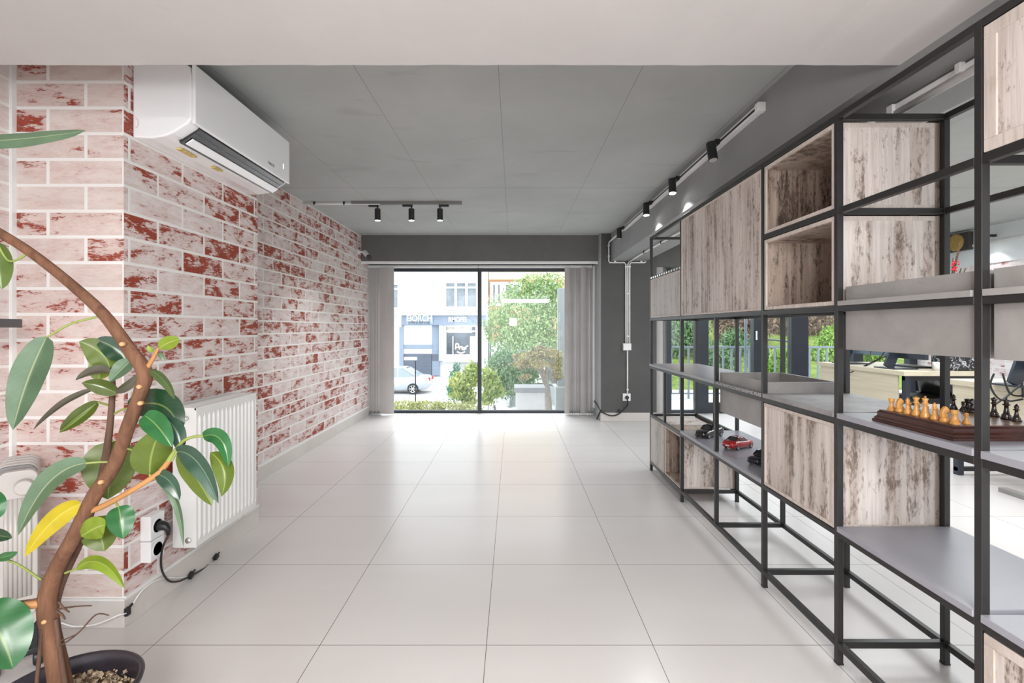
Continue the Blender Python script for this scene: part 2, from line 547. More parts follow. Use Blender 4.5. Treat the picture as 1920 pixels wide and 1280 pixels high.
# left: long brick wall, brick pillar, brick wall beside the camera
m = MB().box(-2.1, -1.9, 2.85, 6.75, 0, 2.33); struct(m, 'wall_left', M['brick_far'])
m = MB().box(-2.1, -1.912, -2.9, 1.88, 0, 2.3); struct(m, 'wall_left_near', M['brick_left'])
m = MB()
X0, X1, Y0, Y1, Z1 = -1.95, -1.49, 1.872, 2.853, 2.30
m.add([(X0, Y0, 0), (X1, Y0, 0), (X1, Y0, Z1), (X0, Y0, Z1)], [(0, 1, 2, 3)])
m.m = 1
m.add([(X1, Y0, 0), (X1, Y1, 0), (X1, Y1, Z1), (X1, Y0, Z1)], [(0, 1, 2, 3)])
m.add([(X1, Y1, 0), (X0, Y1, 0), (X0, Y1, Z1), (X1, Y1, Z1)], [(0, 1, 2, 3)])
m.add([(X0, Y1, 0), (X0, Y0, 0), (X0, Y0, Z1), (X0, Y1, Z1)], [(0, 1, 2, 3)])
struct(m, 'wall_pillar', [M['brick_front'], M['brick_side']])

def skirting(name, x0, x1, y0, y1):
    m = MB().box(x0, x1, y0, y1, 0, .103)
    struct(m, name, M['skirt'], bevel=.002)
skirting('baseboard_left', -1.9, -1.888, 2.853, 6.5)
skirting('baseboard_left_near', -1.912, -1.888, -2.9, 1.87)
skirting('baseboard_pillar_front', -1.888, -1.480, 1.862, 1.872)
skirting('baseboard_pillar_side', -1.49, -1.480, 1.872, 2.853)
m = MB()                                      # white caulk line on top of the skirting
m.box(-1.9, -1.886, 2.853, 6.5, .103, .122); struct(m, 'trim_1', M['white_paint'])
m = MB(); m.box(-1.888, -1.482, 1.862, 1.872, .103, .110); m.box(-1.49, -1.481, 1.872, 2.853, .103, .116)
struct(m, 'trim_2', M['white_paint'])
m = MB(); m.box(-1.914, -1.900, 1.88, 1.855, .11, 2.2); struct(m, 'trim_6', M['white_paint'])

# far end: header over the window, column, header over the office windows
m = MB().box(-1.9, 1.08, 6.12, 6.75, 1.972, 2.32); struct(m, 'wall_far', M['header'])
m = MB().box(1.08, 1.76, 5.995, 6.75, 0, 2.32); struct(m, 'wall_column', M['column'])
m = MB(); m.box(1.079, 1.76, 5.983, 5.995, 0, .102); m.box(1.068, 1.08, 5.983, 6.5, 0, .102)
struct(m, 'baseboard_column', M['skirt'], bevel=.002)
m = MB().box(-1.9, 1.07, 6.112, 6.16, 1.945, 1.973); struct(m, 'trim_3', M['white_paint'])
m = MB().box(1.062, 1.082, 6.0, 6.5, 0, 2.3); struct(m, 'trim_4', M['beam'])
m = MB().box(1.045, 1.075, 6.36, 6.42, .10, 1.95); struct(m, 'trim_5', M['white_paint'])
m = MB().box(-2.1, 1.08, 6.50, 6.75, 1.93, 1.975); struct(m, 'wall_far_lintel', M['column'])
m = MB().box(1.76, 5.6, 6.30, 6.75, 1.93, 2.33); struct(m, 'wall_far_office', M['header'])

# beams
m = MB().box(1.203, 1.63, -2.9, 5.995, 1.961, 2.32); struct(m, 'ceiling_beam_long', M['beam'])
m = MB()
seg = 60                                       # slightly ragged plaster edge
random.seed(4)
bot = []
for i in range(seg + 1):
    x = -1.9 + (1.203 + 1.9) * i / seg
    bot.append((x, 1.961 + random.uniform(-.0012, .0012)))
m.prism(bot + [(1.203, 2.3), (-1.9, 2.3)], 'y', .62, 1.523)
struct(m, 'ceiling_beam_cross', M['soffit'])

# office side wall
m = MB().box(5.4, 5.6, -2.9, 6.75, 0, 1.87); struct(m, 'wall_right', M['brick_office'])
m = MB().box(5.385, 5.6, -2.9, 6.75, 1.87, 2.32); struct(m, 'wall_right_upper', M['panel'])
m = MB().box(5.37, 5.39, -2.9, 6.5, 2.085, 2.115); struct(m, 'trim_7', M['white_paint'])

# main window
def pane(x0, x1, z0, z1, parent, y=YF):
    MB().box(x0, x1, y - .004, y + .004, z0, z1).build('pane', M['glass'], parent)
w = bpy.data.objects.new('window_1', None); COL.objects.link(w); w.location = (-.4, YF, 0); W[w.name] = Vector(w.location); w['kind'] = 'structure'
m = MB()
m.box(-1.9, 1.08, YF - .03, YF + .03, 0, .036); m.box(-1.9, 1.08, YF - .03, YF + .03, 1.895, 1.935)
m.box(-1.9, -1.86, YF - .03, YF + .03, 0, 1.935); m.box(1.04, 1.08, YF - .03, YF + .03, 0, 1.935)
m.box(-.475, -.425, YF - .035, YF + .035, -.0, 1.935)
m.build('window_frame', M['frame_dark'], w, bevel=.003)
pane(-1.86, -.475, .036, 1.895, w); pane(-.425, 1.04, .036, 1.895, w)

# office windows and door: dark posts with panes between them
def fx(px): return (px - CX) * YF / F
bays = [(1246, 1257, 1302, .035), (1302, 1326, 1410, .035), (1410, 1426, 1480, .035), (1480, 1512, 1596, .035), (1596, 1614, 1700, .035)]
for i, (a, b, c, zb) in enumerate(bays):
    nm = 'door_1' if i == 1 else 'window_%d' % (i + 2 if i < 1 else i + 1)
    w = bpy.data.objects.new(nm, None); COL.objects.link(w); w.location = (fx(b), YF, 0); W[w.name] = Vector(w.location); w['kind'] = 'structure'
    m = MB(); t = .07 if i == 1 else .03
    m.box(fx(a), fx(b), YF - .05, YF + .05, 0, 1.93)
    m.box(fx(b), fx(c), YF - .03, YF + .03, 0, .14 if i == 1 else .04); m.box(fx(b), fx(c), YF - .03, YF + .03, 1.88, 1.93)
    if i == 4: m.box(fx(c), 5.4, YF - .05, YF + .05, 0, 1.93)
    m.build('door_frame' if i == 1 else 'window_frame', M['frame_dark'], w, bevel=.004)
    pane(fx(b), fx(c), .14 if i == 1 else .04, 1.88, w)
    if i == 1:
        h = MB(); h.box(fx(1412), fx(1414), YF - .10, YF - .05, .98, 1.10); h.build('door_handle', M['chrome'], w, bevel=.003)

# ================================================================== BLINDS
def blind(name, label, x_edges, x_face, loc):
    t = thing(name, label, 'blind', loc, 'vertical blinds drawn aside at the windows')
    r = MB().box(x_edges[4] if len(x_edges) > 4 else x_edges[0], x_edges[2], loc[1] - .022, loc[1] + .022, 1.93, 1.962)
    r.build('headrail', M['white_paint'], t, bevel=.003)
    n = x_edges[3]
    for i in range(n):
        x = x_edges[0] + .012 + (x_edges[1] - x_edges[0] - .02) * i / max(1, n - 1)
        sl = MB()
        ang = math.radians(48 + 10 * math.sin(i * 2.3)) * (1 if x < 0 else -1)
        ca, sa = math.cos(ang) * .030, math.sin(ang) * .030
        pts = [(x - ca, loc[1] - sa), (x - ca * .3 + .006, loc[1] - sa * .3), (x + ca * .3 + .006, loc[1] + sa * .3), (x + ca, loc[1] + sa)]
        vs = [(px, py, z) for z in (.022, 1.93) for (px, py) in pts]
        vs += [(px + .0012, py, z) for (px, py, z) in vs]
        fs = []
        for k in range(3):
            fs += [(k, k + 1, 5 + k, 4 + k), (8 + k, 12 + k, 13 + k, 9 + k), (k, 8 + k, 9 + k, k + 1), (4 + k, 5 + k, 13 + k, 12 + k)]
        fs += [(0, 4, 12, 8), (3, 11, 15, 7)]
        sl.add(vs, fs); sl.build('slat', M['blind'], t)
        wt = MB().box(x - .004, x + .006, loc[1] - .04, loc[1] + .04, .016, .05); wt.build('bottom_weight', M['granule'], t)
    for (a, b) in x_face:
        sl = MB()
        vs = []
        for z in (.018, 1.93):
            for k in range(6):
                u = k / 5
                vs.append((a + (b - a) * u, loc[1] - .035 - .012 * math.sin(math.pi * u), z))
        vs += [(p[0], p[1] + .0015, p[2]) for p in vs]
        fs = []
        for k in range(5):
            fs += [(k, k + 1, 7 + k, 6 + k), (12 + k, 18 + k, 19 + k, 13 + k), (k, 12 + k, 13 + k, k + 1)]
        sl.add(vs, fs); sl.build('slat', M['blind'], t)
    return t
def bx(px, y=6.44): return (px - CX) * y / F
blind('vertical_blind', 'grey vertical blind bunched at the left end of the big window beside the brick wall',
      (bx(690), bx(714), -.46, 9), [(bx(713), bx(740))], (bx(700), 6.44, 0))
blind('vertical_blind', 'grey vertical blind bunched at the right end of the big window beside the dark column',
      (bx(1062), bx(1114), 1.04, 12, -.455), [(bx(1058), bx(1068)), (bx(1088), bx(1099))], (bx(1090), 6.44, 0))
blind('vertical_blind', 'pale vertical blind seen through the shelving past the dark column',
      ((1218 - CX) * 6.4 / F, (1247 - CX) * 6.4 / F, (1330 - CX) * 6.4 / F, 7), [((1226 - CX) * 6.4 / F, (1241 - CX) * 6.4 / F)], ((1238 - CX) * 6.4 / F, 6.4, 0))

# ================================================================== WALL SERVICES
# air conditioner on the pillar
def text_mesh(body, size, name, mat, parent, loc, rot, extrude=.001, bold=0.0, align='CENTER', sx=1.0):
    cu = bpy.data.curves.new(name, 'FONT'); cu.body = body; cu.size = size; cu.extrude = extrude
    cu.align_x = align; cu.align_y = 'CENTER'; cu.offset = bold
    tmp = bpy.data.objects.new('tmp_text', cu); COL.objects.link(tmp)
    dg = bpy.context.evaluated_depsgraph_get()
    me = bpy.data.meshes.new_from_object(tmp.evaluated_get(dg))
    bpy.data.objects.remove(tmp); bpy.data.curves.remove(cu)
    me.materials.clear(); me.materials.append(mat)
    R = Euler(rot).to_matrix(); off = woff(parent)
    for v in me.vertices:
        p = Vector((v.co.x * sx, v.co.y, v.co.z))
        v.co = Vector(loc) + R @ p - off
    me.name = name
    o = bpy.data.objects.new(name, me); COL.objects.link(o)
    if parent is not None: o.parent = parent
    W[o.name] = off
    return o

AY0, AY1 = 1.915, 2.735
ac = thing('air_conditioner', 'white wall mounted air conditioner high on the brick pillar with its flap open', 'air conditioner', (-1.49, 2.32, 1.89))
prof = [(-1.49, 2.185), (-1.30, 2.185), (-1.268, 2.170), (-1.262, 2.14), (-1.262, 1.962), (-1.275, 1.944), (-1.335, 1.906), (-1.37, 1.893), (-1.42, 1.886), (-1.49, 1.890)]
m = MB(); m.prism(prof, 'y', AY0, AY1); m.build('body', M['ac_white'], ac, bevel=.006)
m = MB(); m.box(-1.262, -1.247, AY0 + .004, AY1 - .03, 1.945, 2.178); m.build('front_panel', M['ac_white'], ac, bevel=.005, seg=3)
m = MB(); m.box(-1.262, -1.249, AY1 - .028, AY1 - .001, 1.945, 2.178); m.build('end_strip', M['ac_white'], ac, bevel=.003)
m = MB()                                      # dark air outlet on the slanting underside
def slant(u, d=0.0): return (-1.262 - .085 * u + d * .45, 1.945 - .056 * u - d)
def outlet(u0, u1, ya, yb, d0, d1):
    a, b = slant(u0, d0), slant(u1, d0); a2, b2 = slant(u0, d1), slant(u1, d1)
    m.prism([a, b, b2, a2], 'y', ya, yb)
outlet(.03, .98, AY0 + .06, AY1 - .03, -.012, .0015); m.build('air_outlet', M['black_gloss'], ac)
m = MB(); outlet(.50, .86, AY0 + .075, AY1 - .025, .003, .008); m.build('flap', M['ac_white'], ac, bevel=.002)
m = MB(); outlet(.26, .29, AY0 + .07, AY1 - .04, .001, .003); m.build('inner_louver', plain('grey_louver', (.10, .10, .11), .4), ac)
for yy, ln in ((2.03, .10), (2.26, .06)):
    m = MB(); m.box(-1.40, -1.375, yy, yy + ln, 1.8835, 1.8885); m.build('energy_sticker', plain('yellow_sticker', (.62, .46, .16), .6, var=.35, scale=60), ac)
m = MB(); m.tube([onx(265, 212, -1.4) * 0 + Vector((-1.478 + .012 * math.cos(a), AY0 - .001, 1.945 + .02 * math.sin(a))) for a in [k * math.pi / 8 for k in range(-4, 5)]], .0007, 5)
m.build('knockout_line', plain('grey_line', (.35, .34, .34), .6), ac)
text_mesh('CHIGOE', .021, 'maker_lettering', plain('grey_print', (.18, .18, .19), .5), ac, (-1.2465, 2.52, 1.985), (math.pi / 2, 0, math.pi / 2), .0006, sx=.9)
m = MB(); m.box(-1.2475, -1.2462, 2.652, 2.657, 2.005, 2.032); m.build('display_digit', emit('display_glow', (.75, .90, 1.0), 1.2), ac)

# flat panel radiator
RY0, RY1 = 2.097, 2.588
rad = thing('radiator', 'white ribbed panel radiator mounted low on the brick pillar', 'radiator', (-1.42, 2.34, .2))
m = MB(); m.box(-1.462, -1.44, RY0 + .008, RY1 - .008, .215, .78); m.build('rear_panel', M['radiator'], rad)
m = MB()
pts = [(-1.372, RY0 + .002)]
y = RY0 + .014
pitch = (RY1 - RY0 - .028) / 14
for i in range(14):
    for u, dx in ((.12, 0), (.28, .0075), (.62, .0075), (.78, 0)):
        pts.append((-1.362 + dx, y + pitch * (i + u)))
pts += [(-1.362, RY1 - .012), (-1.372, RY1 - .002)]
zz = [.225, .245, .745, .765]
n = len(pts); vs = []; fs = []
for zi, z in enumerate([.202, .225, .245, .745, .768, .798]):
    for (x, yy) in pts:
        flat = zi in (0, 1, 4, 5)
        vs.append((-1.358 if flat else x, yy, z))
for i in range(5):
    for k in range(n - 1): fs.append((i * n + k, i * n + k + 1, (i + 1) * n + k + 1, (i + 1) * n + k))
m.add(vs, fs); m.build('front_panel', M['radiator'], rad)
m = MB(); m.box(-1.46, -1.358, RY0, RY0 + .004, .20, .80); m.build('side_panel', M['radiator'], rad, bevel=.001)
m = MB(); m.box(-1.46, -1.358, RY1 - .004, RY1, .20, .80); m.build('side_panel', M['radiator'], rad, bevel=.001)
m = MB()
for k in range(28):
    yy = RY0 + .006 + (RY1 - RY0 - .012) * k / 27
    m.box(-1.455, -1.362, yy - .0025, yy + .0025, .793, .800)
m.box(-1.46, -1.452, RY0, RY1, .79, .801); m.box(-1.366, -1.3575, RY0, RY1, .79, .801); m.build('top_grille', M['radiator'], rad)
m = MB(); m.lathe([(.0, -.014), (.008, -.014), (.010, -.008), (.010, 0)], 16, (-1.40, RY0 + .0, .755), 'y'); m.build('vent_plug', M['chrome'], rad, smooth=True)
m = MB(); m.lathe([(.0, -.006), (.011, -.006), (.013, 0)], 16, (-1.392, RY0, .232), 'y'); m.build('vent_plug', M['chrome'], rad, smooth=True)
for yy in (RY1 - .12, RY1 - .065):
    m = MB(); m.lathe([(.012, -.035), (.012, -.015), (.008, -.015), (.008, .012)], 12, (-1.40, yy, .205)); m.box(-1.44, -1.40, yy - .006, yy + .006, .175, .187)
    m.build('valve', M['chrome'], rad, smooth=False)

# sockets on the pillar
def socket(name, label, y0, y1, z0, z1, group):
    t = thing(name, label, 'socket', (-1.49, (y0 + y1) / 2, z0), group)
    MB().box(-1.49, -1.447, y0, y1, z0, z1).build('box', M['white'], t, bevel=.004)
    yc, zc = (y0 + y1) / 2, (z0 + z1) / 2
    r = min(y1 - y0, z1 - z0) * .33
    m = MB(); m.lathe([(r + .004, 0), (r + .004, .002), (r, .002), (r * .95, -.002), (0.0, -.002)], 28, (-1.447, yc, zc), 'x'); m.build('insert', M['white'], t, smooth=False)
    return t
socket('wall_socket', 'upper white surface socket on the brick pillar holding a black plug', 1.952, 2.032, .289, .388, 'paired sockets on the pillar')
lo = socket('wall_socket', 'lower white surface socket on the brick pillar with an empty round port', 1.952, 2.032, .203, .287, 'paired sockets on the pillar')
MB().lathe([(.009, 0), (.009, .0015), (0, .0015)], 16, (-1.4488, 2.0, .25), 'x').build('port', M['black'], lo)
pl = thing('power_cord', 'black plug and cord running from the upper pillar socket down to the skirting', 'cord', (-1.447, 1.992, .33))
m = MB(); m.tube([(-1.449, 1.992, .338), (-1.432, 1.992, .338), (-1.416, 1.992, .335), (-1.405, 1.992, .322), (-1.403, 1.992, .300)], [.020, .020, .017, .011, .007], 14); m.build('plug', M['black'], pl, smooth=True)
XS = -1.470
cp = [Vector((-1.403, 1.992, .302)), onx(304, 1030, -1.42), onx(303, 1066, -1.455), onx(316, 1088, XS), onx(336, 1089, XS), onx(357, 1079, XS), onx(385, 1064, XS), onx(405, 1048, XS), onx(407, 1040, XS)]
m = MB(); m.tube(bez(cp, 48), .0042, 8); m.build('cord', M['black'], pl, smooth=True)
for (px, py) in ((358, 1078), (405, 1044)):
    p = onx(px, py, -1.468)
    m = MB(); m.obox(p, (.016, .03, .02), Euler((.5, 0, 0)).to_matrix()); m.bar(p, p + Vector((.0, .03, .012)), .006); m.build('cable_clip', M['black'], pl, bevel=.002)

# column: conduit, junction box, socket, cord
ZT0 = 2.197
t = thing('conduit_pipe', 'three white conduit pipes with elbows running down the dark column to a white box', 'pipe', (1.41, 5.97, 1.0))
def onc(px, py, y=5.982): return at(px, py, y)
def pipe(pts, r=.009, name='pipe', y=None):
    MB().tube(pts, r, 8).build(name, M['white_paint'], t, smooth=True)
pipe([onc(1173.5, 645), onc(1173.5, 496), onc(1171, 492), onc(1143, 492), onc(1141.5, 489), onc(1141.5, 456)])
pipe([onc(1177, 645), onc(1177, 496), onc(1179, 491)])
pipe([onc(1180.5, 645), onc(1180.5, 496), onc(1183, 492), onc(1208, 492), onc(1211, 490)])
pipe([onc(1176.5, 656), onc(1176.5, 740)])
for (px, py) in ((1141.5, 460), (1141.5, 480), (1153, 490), (1202, 490), (1173.5, 500), (1177, 500), (1180.5, 500), (1177, 550), (1177, 630), (1176.5, 730)):
    p = onc(px, py, 5.986); MB().box(p.x - .012, p.x + .012, 5.97, 5.995, p.z - .008, p.z + .008).build('pipe_clip', M['white'], t, bevel=.002)
t = thing('conduit_pipe', 'long white conduit pipe clipped under the concrete beam', 'pipe', (1.41, 4.0, 1.948))
pipe([onc(1179, 491), Vector((1.415, 5.93, 1.945)), Vector((1.40, 5.4, 1.945)), Vector((1.40, 1.9, 1.945))])
for yy in (5.2, 4.6, 4.0, 3.4, 2.8, 2.2):
    MB().box(1.387, 1.413, yy, yy + .02, 1.936, 1.961).build('pipe_clip', M['steel'], t)
t = thing('conduit_pipe', 'white feed pipe running from the far column elbow up to the beam track', 'pipe', (1.17, 5.6, 2.15))
pipe([onc(1141.5, 456), at(1144, 452, 5.93), Vector((1.187, 5.25, ZT0))])
p = onc(1175.5, 650, 5.98)
jb = thing('junction_box', 'small square white junction box halfway up the dark column', 'box', p)
MB().box(p.x - .05, p.x + .05, 5.962, 5.995, p.z - .043, p.z + .043).build('box', M['white'], jb, bevel=.004)
MB().box(p.x - .046, p.x + .046, 5.956, 5.962, p.z - .039, p.z + .039).build('lid', M['white'], jb, bevel=.003)
p = onc(1175, 744.5, 5.98)
sk = thing('wall_socket', 'white wall socket low on the dark column with a black plug in it', 'socket', p)
MB().box(p.x - .048, p.x + .048, 5.975, 5.995, p.z - .046, p.z + .046).build('plate', M['white'], sk, bevel=.004)
MB().lathe([(.032, 0), (.03, -.004), (0, -.004)], 20, (p.x, 5.975, p.z), 'y').build('insert', M['white'], sk)
pc = thing('power_cord', 'black plug and cord hanging from the socket on the dark column to its left edge', 'cord', p)
MB().lathe([(.022, 0), (.021, -.03), (.012, -.036), (0, -.036)], 18, (p.x, 5.972, p.z), 'y').build('plug', M['black'], pc, smooth=True)
cd = [Vector((p.x, 5.945, p.z - .01)), onc(1177, 757, 5.95), onc(1173, 764, 5.97), onc(1160, 776, 5.97), onc(1146, 779, 5.972), onc(1132, 774, 5.972), onc(1126, 770, 5.974), Vector((1.052, 6.1, .17)), Vector((1.045, 6.3, .2))]
MB().tube(bez(cd, 48), .008, 8).build('cord', M['black'], pc, smooth=True)
q = onc(1162, 770, 5.96); MB().lathe([(.017, .0), (.017, -.02), (0, -.02)], 12, (q.x, 5.98, q.z), 'y').build('cable_clip', M['black'], pc)
MB().bar(onc(1127, 768, 5.975), onc(1119, 786, 6.0) , .014).build('cable_tie', M['black'], pc)
# bullet camera on the far corner of the brick wall
c0 = at(690, 477, 6.0)
sc_ = thing('security_camera', 'small white bullet security camera on the brick wall above the window', 'camera', c0)
a = Vector((-1.895, 6.0, c0.z + .035)); b = at(684, 473, 5.98)
MB().lathe([(.028, 0), (.028, .012), (.016, .018)], 16, (-1.9, 6.0, a.z), 'x').build('mount', M['white'], sc_, smooth=False)
MB().tube([a, b], .012, 10).build('arm', M['white'], sc_, smooth=True)
e = at(691.5, 481.5, 5.86)
MB().tube([b + (b - e) * .12, b, e], [.022, .030, .030], 18).build('body', M['white'], sc_, smooth=False)
d = (e - b).normalized()
MB().tube([e - d * .004, e + d * .012], [.031, .031], 18).build('lens_hood', M['black'], sc_)

# fluorescent batten under the long beam
fl = thing('tube_light', 'long white unlit tube batten fixed under the beam above the shelving', 'light', (1.40, 1.3, 1.93))
MB().box(1.385, 1.435, .55, 1.80, 1.935, 1.955).build('batten', M['white'], fl, bevel=.004)
MB().tube([(1.392, .58, 1.922), (1.392, 1.78, 1.922)], .013, 14).build('tube', M['white'], fl, smooth=True)
for yy in (1.775, .55):
    MB().box(1.376, 1.408, yy, yy + .03, 1.905, 1.957).build('lamp_holder', M['white'], fl, bevel=.003)
MB().box(1.37, 1.39, 1.50, 1.52, 1.93, 1.961).build('bracket', M['white'], fl, bevel=.003)

# ================================================================== TRACK LIGHTS
M['lens_on'] = emit('lit_lens', (1.0, 1.0, 1.0), 14.0)
M['lens_off'] = plain('unlit_lens', (.55, .54, .52), .25)
M['track_grey'] = plain('grey_track', (.20, .195, .185), .4)
tr = thing('lighting_track', 'grey lighting track on the ceiling near the window carrying three spotlights', 'track', (-.96, 4.43, 2.27))
cz = ceil_z(4.43)
MB().box(-1.459, -.464, 4.41, 4.445, cz - .03, cz + .001).build('rail', M['track_grey'], tr, bevel=.002)
MB().box(-1.46, -1.2, 4.405, 4.412, cz - .034, cz - .026).build('rail_lip', M['white_paint'], tr)
MB().tube([(-1.90, 4.43, cz - .02), (-1.459, 4.43, cz - .02)], .009, 8).build('feed_pipe', M['white_paint'], tr, smooth=True)
for x in (-1.80, -1.53): MB().box(x - .008, x + .008, 4.42, 4.44, cz - .028, cz).build('pipe_clip', M['steel'], tr)

def spot(label, top, axis, lit, group, adapter, arm):
    """top: upper end of the housing, axis: direction the lens faces"""
    t = thing('track_spotlight', label, 'spotlight', top, group)
    d = Vector(axis).normalized(); top = Vector(top); L = .105; r = .026
    end = top + d * L
    MB().tube([top, top + d * .002, end - d * .001, end], [r * .93, r, r, r * .97], 24).build('housing', M['black'], t, smooth=False)
    q = end + d * .0005
    MB().tube([q, q + d * .001], [r * .86, r * .86], 24).build('lens', M['lens_on'] if lit else M['lens_off'], t)
    (a0, a1, b0, b1, c0_, c1_) = adapter
    MB().box(a0, a1, b0, b1, c0_, c1_).build('adapter', M['black'], t, bevel=.002)
    MB().tube(arm, .007, 8).build('arm', M['black'], t, smooth=True)
    if lit:
        l = lamp('spot_beam', 'SPOT', end + d * .012, lit, (.95, .97, 1.0), .02, aim=end + d, spot=math.radians(108), blend=.45)
    return t
zt = cz - .03
for i, (px, lab) in enumerate(((708, 'left of the three lit black spotlights on the ceiling track by the window'),
                               (771.5, 'middle of the three lit black spotlights on the ceiling track by the window'),
                               (825, 'right of the three lit black spotlights on the ceiling track by the window'))):
    x = (px - CX) * 4.43 / F
    s = -1 if i < 2 else 1
    spot(lab, (x, 4.43, zt - .035), (0, 0.02, -1), 9, 'spotlights on the window track',
         (x + (s * .08 if s < 0 else -.01), x + (.01 if s < 0 else .08), 4.415, 4.44, zt - .018, zt),
         [(x, 4.43, zt - .012), (x, 4.43, zt - .037)])
XT = 1.195; ZT = 2.197
tr2 = thing('lighting_track', 'long white lighting track with a black slot on the side of the beam', 'track', (1.2, 3.6, 2.19))
MB().box(1.17, 1.203, 2.35, 5.25, ZT - .017, ZT + .017).build('rail', M['white_paint'], tr2, bevel=.002)
MB().box(1.1685, 1.172, 2.36, 5.25, ZT - .006, ZT + .006).build('slot', M['black'], tr2)
MB().box(1.165, 1.203, 2.325, 2.36, ZT - .022, ZT + .022).build('end_cap', M['white_paint'], tr2, bevel=.003)
for (y, lit, lab) in ((2.79, 0, 'unlit black spotlight nearest the camera on the beam track'),
                      (3.46, 12, 'second spotlight from the camera on the beam track, lit'),
                      (4.13, 12, 'third spotlight from the camera on the beam track, lit'),
                      (5.17, 0, 'unlit black spotlight at the far end of the beam track by the column')):
    top = Vector((1.115, y - .03, ZT - .012)); ax = (.06, -.20, -1) if y < 5 else (0, 0, -1)
    if lit: ax = (-.02, -.16, -1)
    spot(lab, top, ax, lit, 'spotlights on the beam track', (1.145, 1.172, y - .025, y + .035, ZT - .014, ZT + .014),
         [(1.15, y, ZT), (1.115, y - .03, ZT - .008), top + Vector(ax).normalized() * .02])
# office wall spots
for (px, y, lab) in ((1822, 5.45, 'black spotlight over the white office wall panels farther away'), (1926, 4.9, 'black spotlight over the white office wall panels at the photo right edge')):
    x = 5.22; z = at(px, 458, y).z + .08
    spot(lab, (x, y, z), (.25, 0, -1), 1.6, 'spotlights on the office wall', (5.24, 5.37, y - .02, y + .02, z + .005, z + .03), [(x, y, z - .02), (x, y, z + .018), (x + .06, y, z + .018)])

# ================================================================== SHELVING
SX0, SX1, T = 1.10, 1.482, .020
PY = [3.915, 3.205, 2.150, 1.657, 1.1475, .635]      # near face of each post line, far to near
SUB = [(3.56, 0), (2.66, 1)]
LV = dict(E=(.056, .078), D=(.434, .453), C=(.817, .837), B=(1.199, 1.218), A=(1.530, 1.550), T=(1.850, 1.870))
sh = thing('shelving_unit', 'tall open shelving frame of dark grey square steel tube dividing the room', 'shelving', (SX0, 2.3, 0))
for y in PY:
    for x in (SX0, SX1 - T):
        m = MB().box(x, x + T, y, y + T, .004, 1.870); m.build('post', M['steel'], sh, bevel=.0012, seg=1)
        m = MB().box(x - .0005, x + T + .0005, y - .0005, y + T + .0005, 0, .006); m.build('foot_cap', M['black'], sh)
def front_runs(k):
    a = [(PY[i + 1] + T, PY[i]) for i in range(5)]
    return a
for k, (z0, z1) in LV.items():
    for x in (SX0, SX1 - T):
        for i, (a, b) in enumerate(front_runs(k)):
            if k == 'A' and i == 1: continue          # the tall cabinet has no rail across it
            MB().box(x, x + T, a, b, z0, z1).build('front_rail' if x == SX0 else 'back_rail', M['steel'], sh, bevel=.0012, seg=1)
    for y in PY:
        m = MB().box(SX0 + T, SX1 - T, y, y + T, z0, z1); m.build('cross_rail', M['steel'], sh, bevel=.0012, seg=1)
# intermediate uprights
for x in (SX0, SX1 - T):
    m = MB().box(x, x + T * .8, 3.56, 3.58, .453, .817); m.build('intermediate_post', M['steel'], sh, bevel=.001, seg=1)
    for (a, b) in ((.078, .434), (.453, .817), (.837, 1.199)):
        m = MB().box(x, x + T, 2.66, 2.68, a, b); m.build('intermediate_post', M['steel'], sh, bevel=.001, seg=1)
m = MB().box(SX0 + T, SX1 - T, 2.66, 2.68, .056, .078); m.build('cross_rail', M['steel'], sh, bevel=.001, seg=1)
# perforated strip over the far door
m = MB()
yy = 3.22
while yy < 3.9:
    m.box(SX0 - .001, SX0 + .002, yy, yy + .02, 1.532, 1.545); yy += .055
m.build('perforated_strip', M['chrome'], sh)
def board(y0, y1, z, mat, label=None, th=.018):
    m = MB().box(SX0 - .004, SX1 + .004, y0, y1, z, z + th)
    o = m.build('shelf_board', mat, sh, bevel=.0012, seg=1)
    if label: o['label'] = label
board(2.67, PY[0] + T, .837, M['shelf'], 'far shelf board at waist height')
board(PY[2] + T, PY[1], .453, M['shelf'], 'shelf board carrying the model cars')
board(PY[3] + T, PY[2], .837, M['shelf_mottled'], 'mottled grey shelf board in front of the concrete box')
board(PY[4] + T, PY[3], .837, M['shelf'], 'shelf board under the chessboard')
board(PY[5] + T, PY[4], .837, M['shelf'])
board(PY[4] + T, PY[3], .453, M['shelf'], 'low shelf board below the chessboard bay')
board(PY[5] + T, PY[4], .453, M['shelf'])

